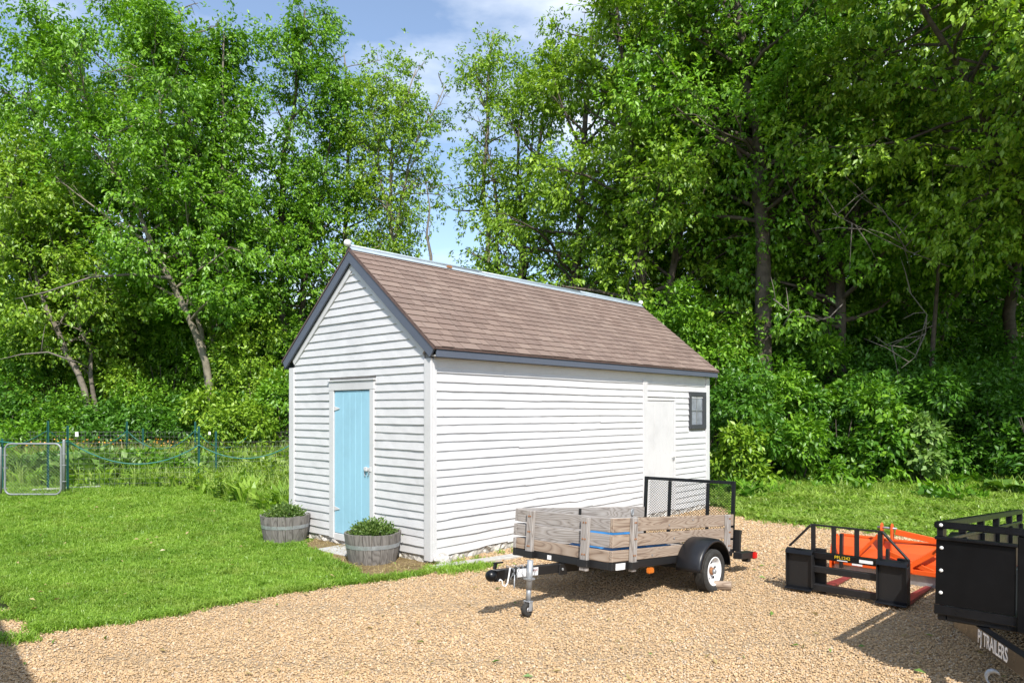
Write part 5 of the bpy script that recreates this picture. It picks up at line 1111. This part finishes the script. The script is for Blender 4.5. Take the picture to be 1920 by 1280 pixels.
def tpost(u, Y, vtop, label, r=.022):
    x = (u - 960) / FPX * Y; h = CAMH - (vtop - V0) / FPX * Y
    t = MB().box(-.024, .024, -.004, .004, -.02, h).box(-.004, .004, -.034, -.0045, -.02, h - .02).build('fence_post', M['post'], None); t.location = (x, Y, 0); tag(t, label, 'post', 'green steel fence posts')
    return Vector((x, Y, h))
tpost(90, 15.6, 789, 'tallest green post seen through the chain-link gate'); tpost(127, 15.2, 798, 'green post right beside the grey gate pipe'); tpost(373, 16.0, 799, 'pale green post in the middle of the near fence')
tpost(238, 19.6, 790, 'thin far post left of the marigolds, hose tied on'); tpost(268, 20.2, 803, 'dark post above the tomato plants'); tpost(366, 19.6, 790, 'thin far post just behind the middle post'); tpost(405, 17.0, 808, 'dark post right of the middle post'); tpost(488, 20.5, 796, 'far dark post among the yellow shrubs'); tpost(4, 15.2, 822, 'green post cut off at the left edge')
def hose(name, anchors, Y, label, r=.012):
    pts = []
    for (u0_, v0_, y0_), (u1_, v1_, y1_), sag in anchors:
        a, b = Vector(at(u0_, v0_, y0_)), Vector(at(u1_, v1_, y1_))
        for k in range(13):
            t = k / 12; p = a.lerp(b, t); pts.append(p + Vector((0, 0, -sag * 4 * t * (1 - t))))
    return tag(MB().tube([p for i, p in enumerate(pts) if i == 0 or (p - pts[i - 1]).length > .01], r, 7).build(name, M['hose']), label, 'hose')
hose('garden_hose', [((-30, 822, 15.1), (62, 833, 15.0), .02), ((62, 833, 15.0), (128, 827, 15.1), .02), ((128, 827, 15.15), (373, 834, 15.95), .45), ((373, 834, 15.95), (560, 824, 16.4), .36)], 15, 'green hose sagging along the near garden fence')
hose('garden_hose', [((-20, 840, 17), (90, 806, 15.6), .12), ((90, 806, 15.6), (238, 807, 19.5), .44), ((238, 807, 19.5), (366, 806, 19.5), .50), ((366, 806, 19.5), (470, 812, 20), .44)], 18, 'green hose sagging along the far garden fence', .010)
def wire_fence(u0_, Y0, u1_, Y1, h, label, gap=.11, vg=.10, r=.0028):
    a = Vector(((u0_ - 960) / FPX * Y0, Y0, 0)); b = Vector(((u1_ - 960) / FPX * Y1, Y1, 0)); m = MB(); n = int((b - a).length / vg)
    for k in range(int(h / gap) + 1): m.tube([a + Vector((0, 0, .04 + k * gap)), a.lerp(b, .5) + Vector((0, .01, .035 + k * gap)), b + Vector((0, 0, .04 + k * gap))], r, 3, False)
    for k in range(n + 1): p = a.lerp(b, k / n); m.tube([p + Vector((0, .006, .02)), p + Vector((0, .006, h + .02))], r * .8, 3, False)
    return tag(m.build('wire_fence', M['wire']), label, 'fence')
wire_fence(118, 15.4, 373, 16.05, 1.02, 'welded wire fence between the gate and the middle post'); wire_fence(373, 16.1, 560, 16.6, 1.0, 'welded wire fence between the middle post and the shed')
wire_fence(-40, 20.2, 268, 20.4, 1.15, 'far welded wire fence behind the gate', .1, .1, .0045); wire_fence(268, 20.45, 560, 20.8, 1.15, 'far welded wire fence behind the squash bed', .12, .12, .003)
gate = empty('garden_gate', (*gp(62, 935), .06), 0); tag(gate, 'grey chain-link garden gate with rounded pipe frame', 'gate')
GW, GH, rc = .55, .98, .12; loop = []
for cx, cz, a0 in ((GW - rc, GH - rc + .04, 0), (-GW + rc, GH - rc + .04, 90), (-GW + rc, rc + .03, 180), (GW - rc, rc + .03, 270)):
    for k in range(7): a = R(a0 + 15 * k); loop.append((cx + rc * math.cos(a), 0, cz + rc * math.sin(a)))
loop.append(loop[0]); MB().tube(loop, .019, 10, False).build('pipe_frame', M['galvp'], gate)
m = MB(); st = .062
for k in range(-20, 40):
    for sg in (1, -1):
        x0_ = -GW + .02 + k * st * 1.0; seg = []
        for (xa, za, xb, zb) in [(x0_, .05, x0_ + sg * (GH - .05), GH)]:
            # clip to the frame width
            lo, hi = 0.0, 1.0; dx = xb - xa
            for bound, s in ((-GW + .02, 1), (GW - .02, -1)):
                t = (bound - xa) / dx; 
                if s * dx > 0: lo = max(lo, t)
                else: hi = min(hi, t)
            if hi - lo > .02: m.tube([(xa + dx * lo, sg * .003, za + (zb - za) * lo), (xa + dx * hi, sg * .003, za + (zb - za) * hi)], .0017, 3, False)
tag(m.build('chain_link', M['wire'], gate), kind='stuff')
for zz in (.28, .60, .82): MB().tube([(GW - .03, 0, zz), (GW + .09, .02, zz)], .010, 6).build('hinge', M['galvp'], gate)
for zz in (.55, .80, .15): MB().tube([(-GW - .06, .02, zz), (-GW + .05, 0, zz)], .008, 6).build('latch', M['galvp'], gate)
x, y = gp(120, 926); o = MB().lathe([(.030, -.02), (.030, 1.10), (.02, 1.13), (.001, 1.14)], 12).build('gate_pipe', M['galvp'], None); o.location = (x, y, 0); tag(o, 'galvanised gate pipe standing left of the green post', 'post')
x, y = gp(1, 932); o = MB().lathe([(.026, -.02), (.026, .98), (.018, 1.0), (.001, 1.01)], 12).build('gate_pipe', M['galvp'], None); o.location = (x, y, 0); tag(o, 'galvanised latch pipe at the left edge beside the gate', 'post')
for (u, v, Y, w, h, lab) in ((144, 814, 15.4, .035, .05, 'white plastic insulator card on the near wire beside the gate post'), (393, 812, 19.5, .03, .04, 'small white card on the far wire right of the middle post')):
    o = MB().box(-w, w, -.006, .006, -h, h).build('white_card', M['sticker'], None, .004); o.location = at(u, v, Y); tag(o, lab, 'card')
slab('garden_edging', 60, 924, 190, 917, .25, .07, 'pale concrete edging along the foot of the garden fence')

# ---------------------------------------------------------------- forest floor cover and far mass
FL = [(-40, 20.5), (-2, 19.8), (3, 18.6), (9, 18.6), (30, 16.5), (40, 17), (40, 40), (-40, 40)]
gx, gy = frustum_pts(9000, 17, 34, FL, 1.0); n = len(gx); s = rng.uniform(.9, 1.9, n)
scatter('undergrowth', np.c_[gx, gy, np.zeros(n)], np.c_[rng.normal(0, .15, n), rng.normal(0, .15, n), rng.random(n) * 6], np.c_[s, s, s], src_coll('under_source', tuft_meshes(M['leafC'], 5, 22, .34, .26, .07, .9, 1)), 'low leafy undergrowth on the floor of the wood', 'undergrowth')
gx = rng.uniform(-48, 48, 330); gy = rng.uniform(41, 52, 330); gz = rng.uniform(0, 1, 330) ** 1.2 * 7.0
fmeshes = []
for q in range(3):
    me = bush_mesh(60 + q, 4200, .085, .6, 10); me.materials.append(M[('leafA', 'leafB', 'leafC')[q]]); fmeshes.append(me)
s = rng.uniform(2.2, 3.6, 330)
scatter('far_woods', np.c_[gx, gy, gz], np.c_[np.zeros(330), np.zeros(330), rng.random(330) * 6], np.c_[s, s, s], src_coll('far_source', fmeshes), 'distant mass of tree tops seen low between the trunks', 'woods')

# ---------------------------------------------------------------- garage just outside the view: its eave shades the lower left corner
A = Vector((-4.74, 6.52, 0)); B = Vector((-3.0, 4.53, 0)); dr_ = (B - A).normalized()
hE = 2.9; off = Vector((-to_sun.x, -to_sun.y, 0)) / to_sun.z * hE
o_ = A - off - dr_ * .75
ga_ = empty('garage', (o_.x, o_.y, 0), math.atan2(dr_.y, dr_.x)); tag(ga_, 'white garage standing just outside the left of the view', 'garage')
MB().box(.25, 7.2, -4.6, -.45, 0, hE - .05).build('wall', M['white'], ga_)
MB().prism([(0, 0, hE - .06), (0, 0, hE), (0, -2.5, hE + 1.5), (0, -5.0, hE), (0, -5.0, hE - .06), (0, -2.5, hE + 1.42)], (7.4, 0, 0)).build('roof', M['shingle'], ga_)
MB().box(2.2, 3.1, -.45, -.43, .1, 2.1).build('door', M['white'], ga_)

if 0: print(sum(len(o.data.loop_triangles) or 0 for o in sc.objects if o.type == 'MESH'))
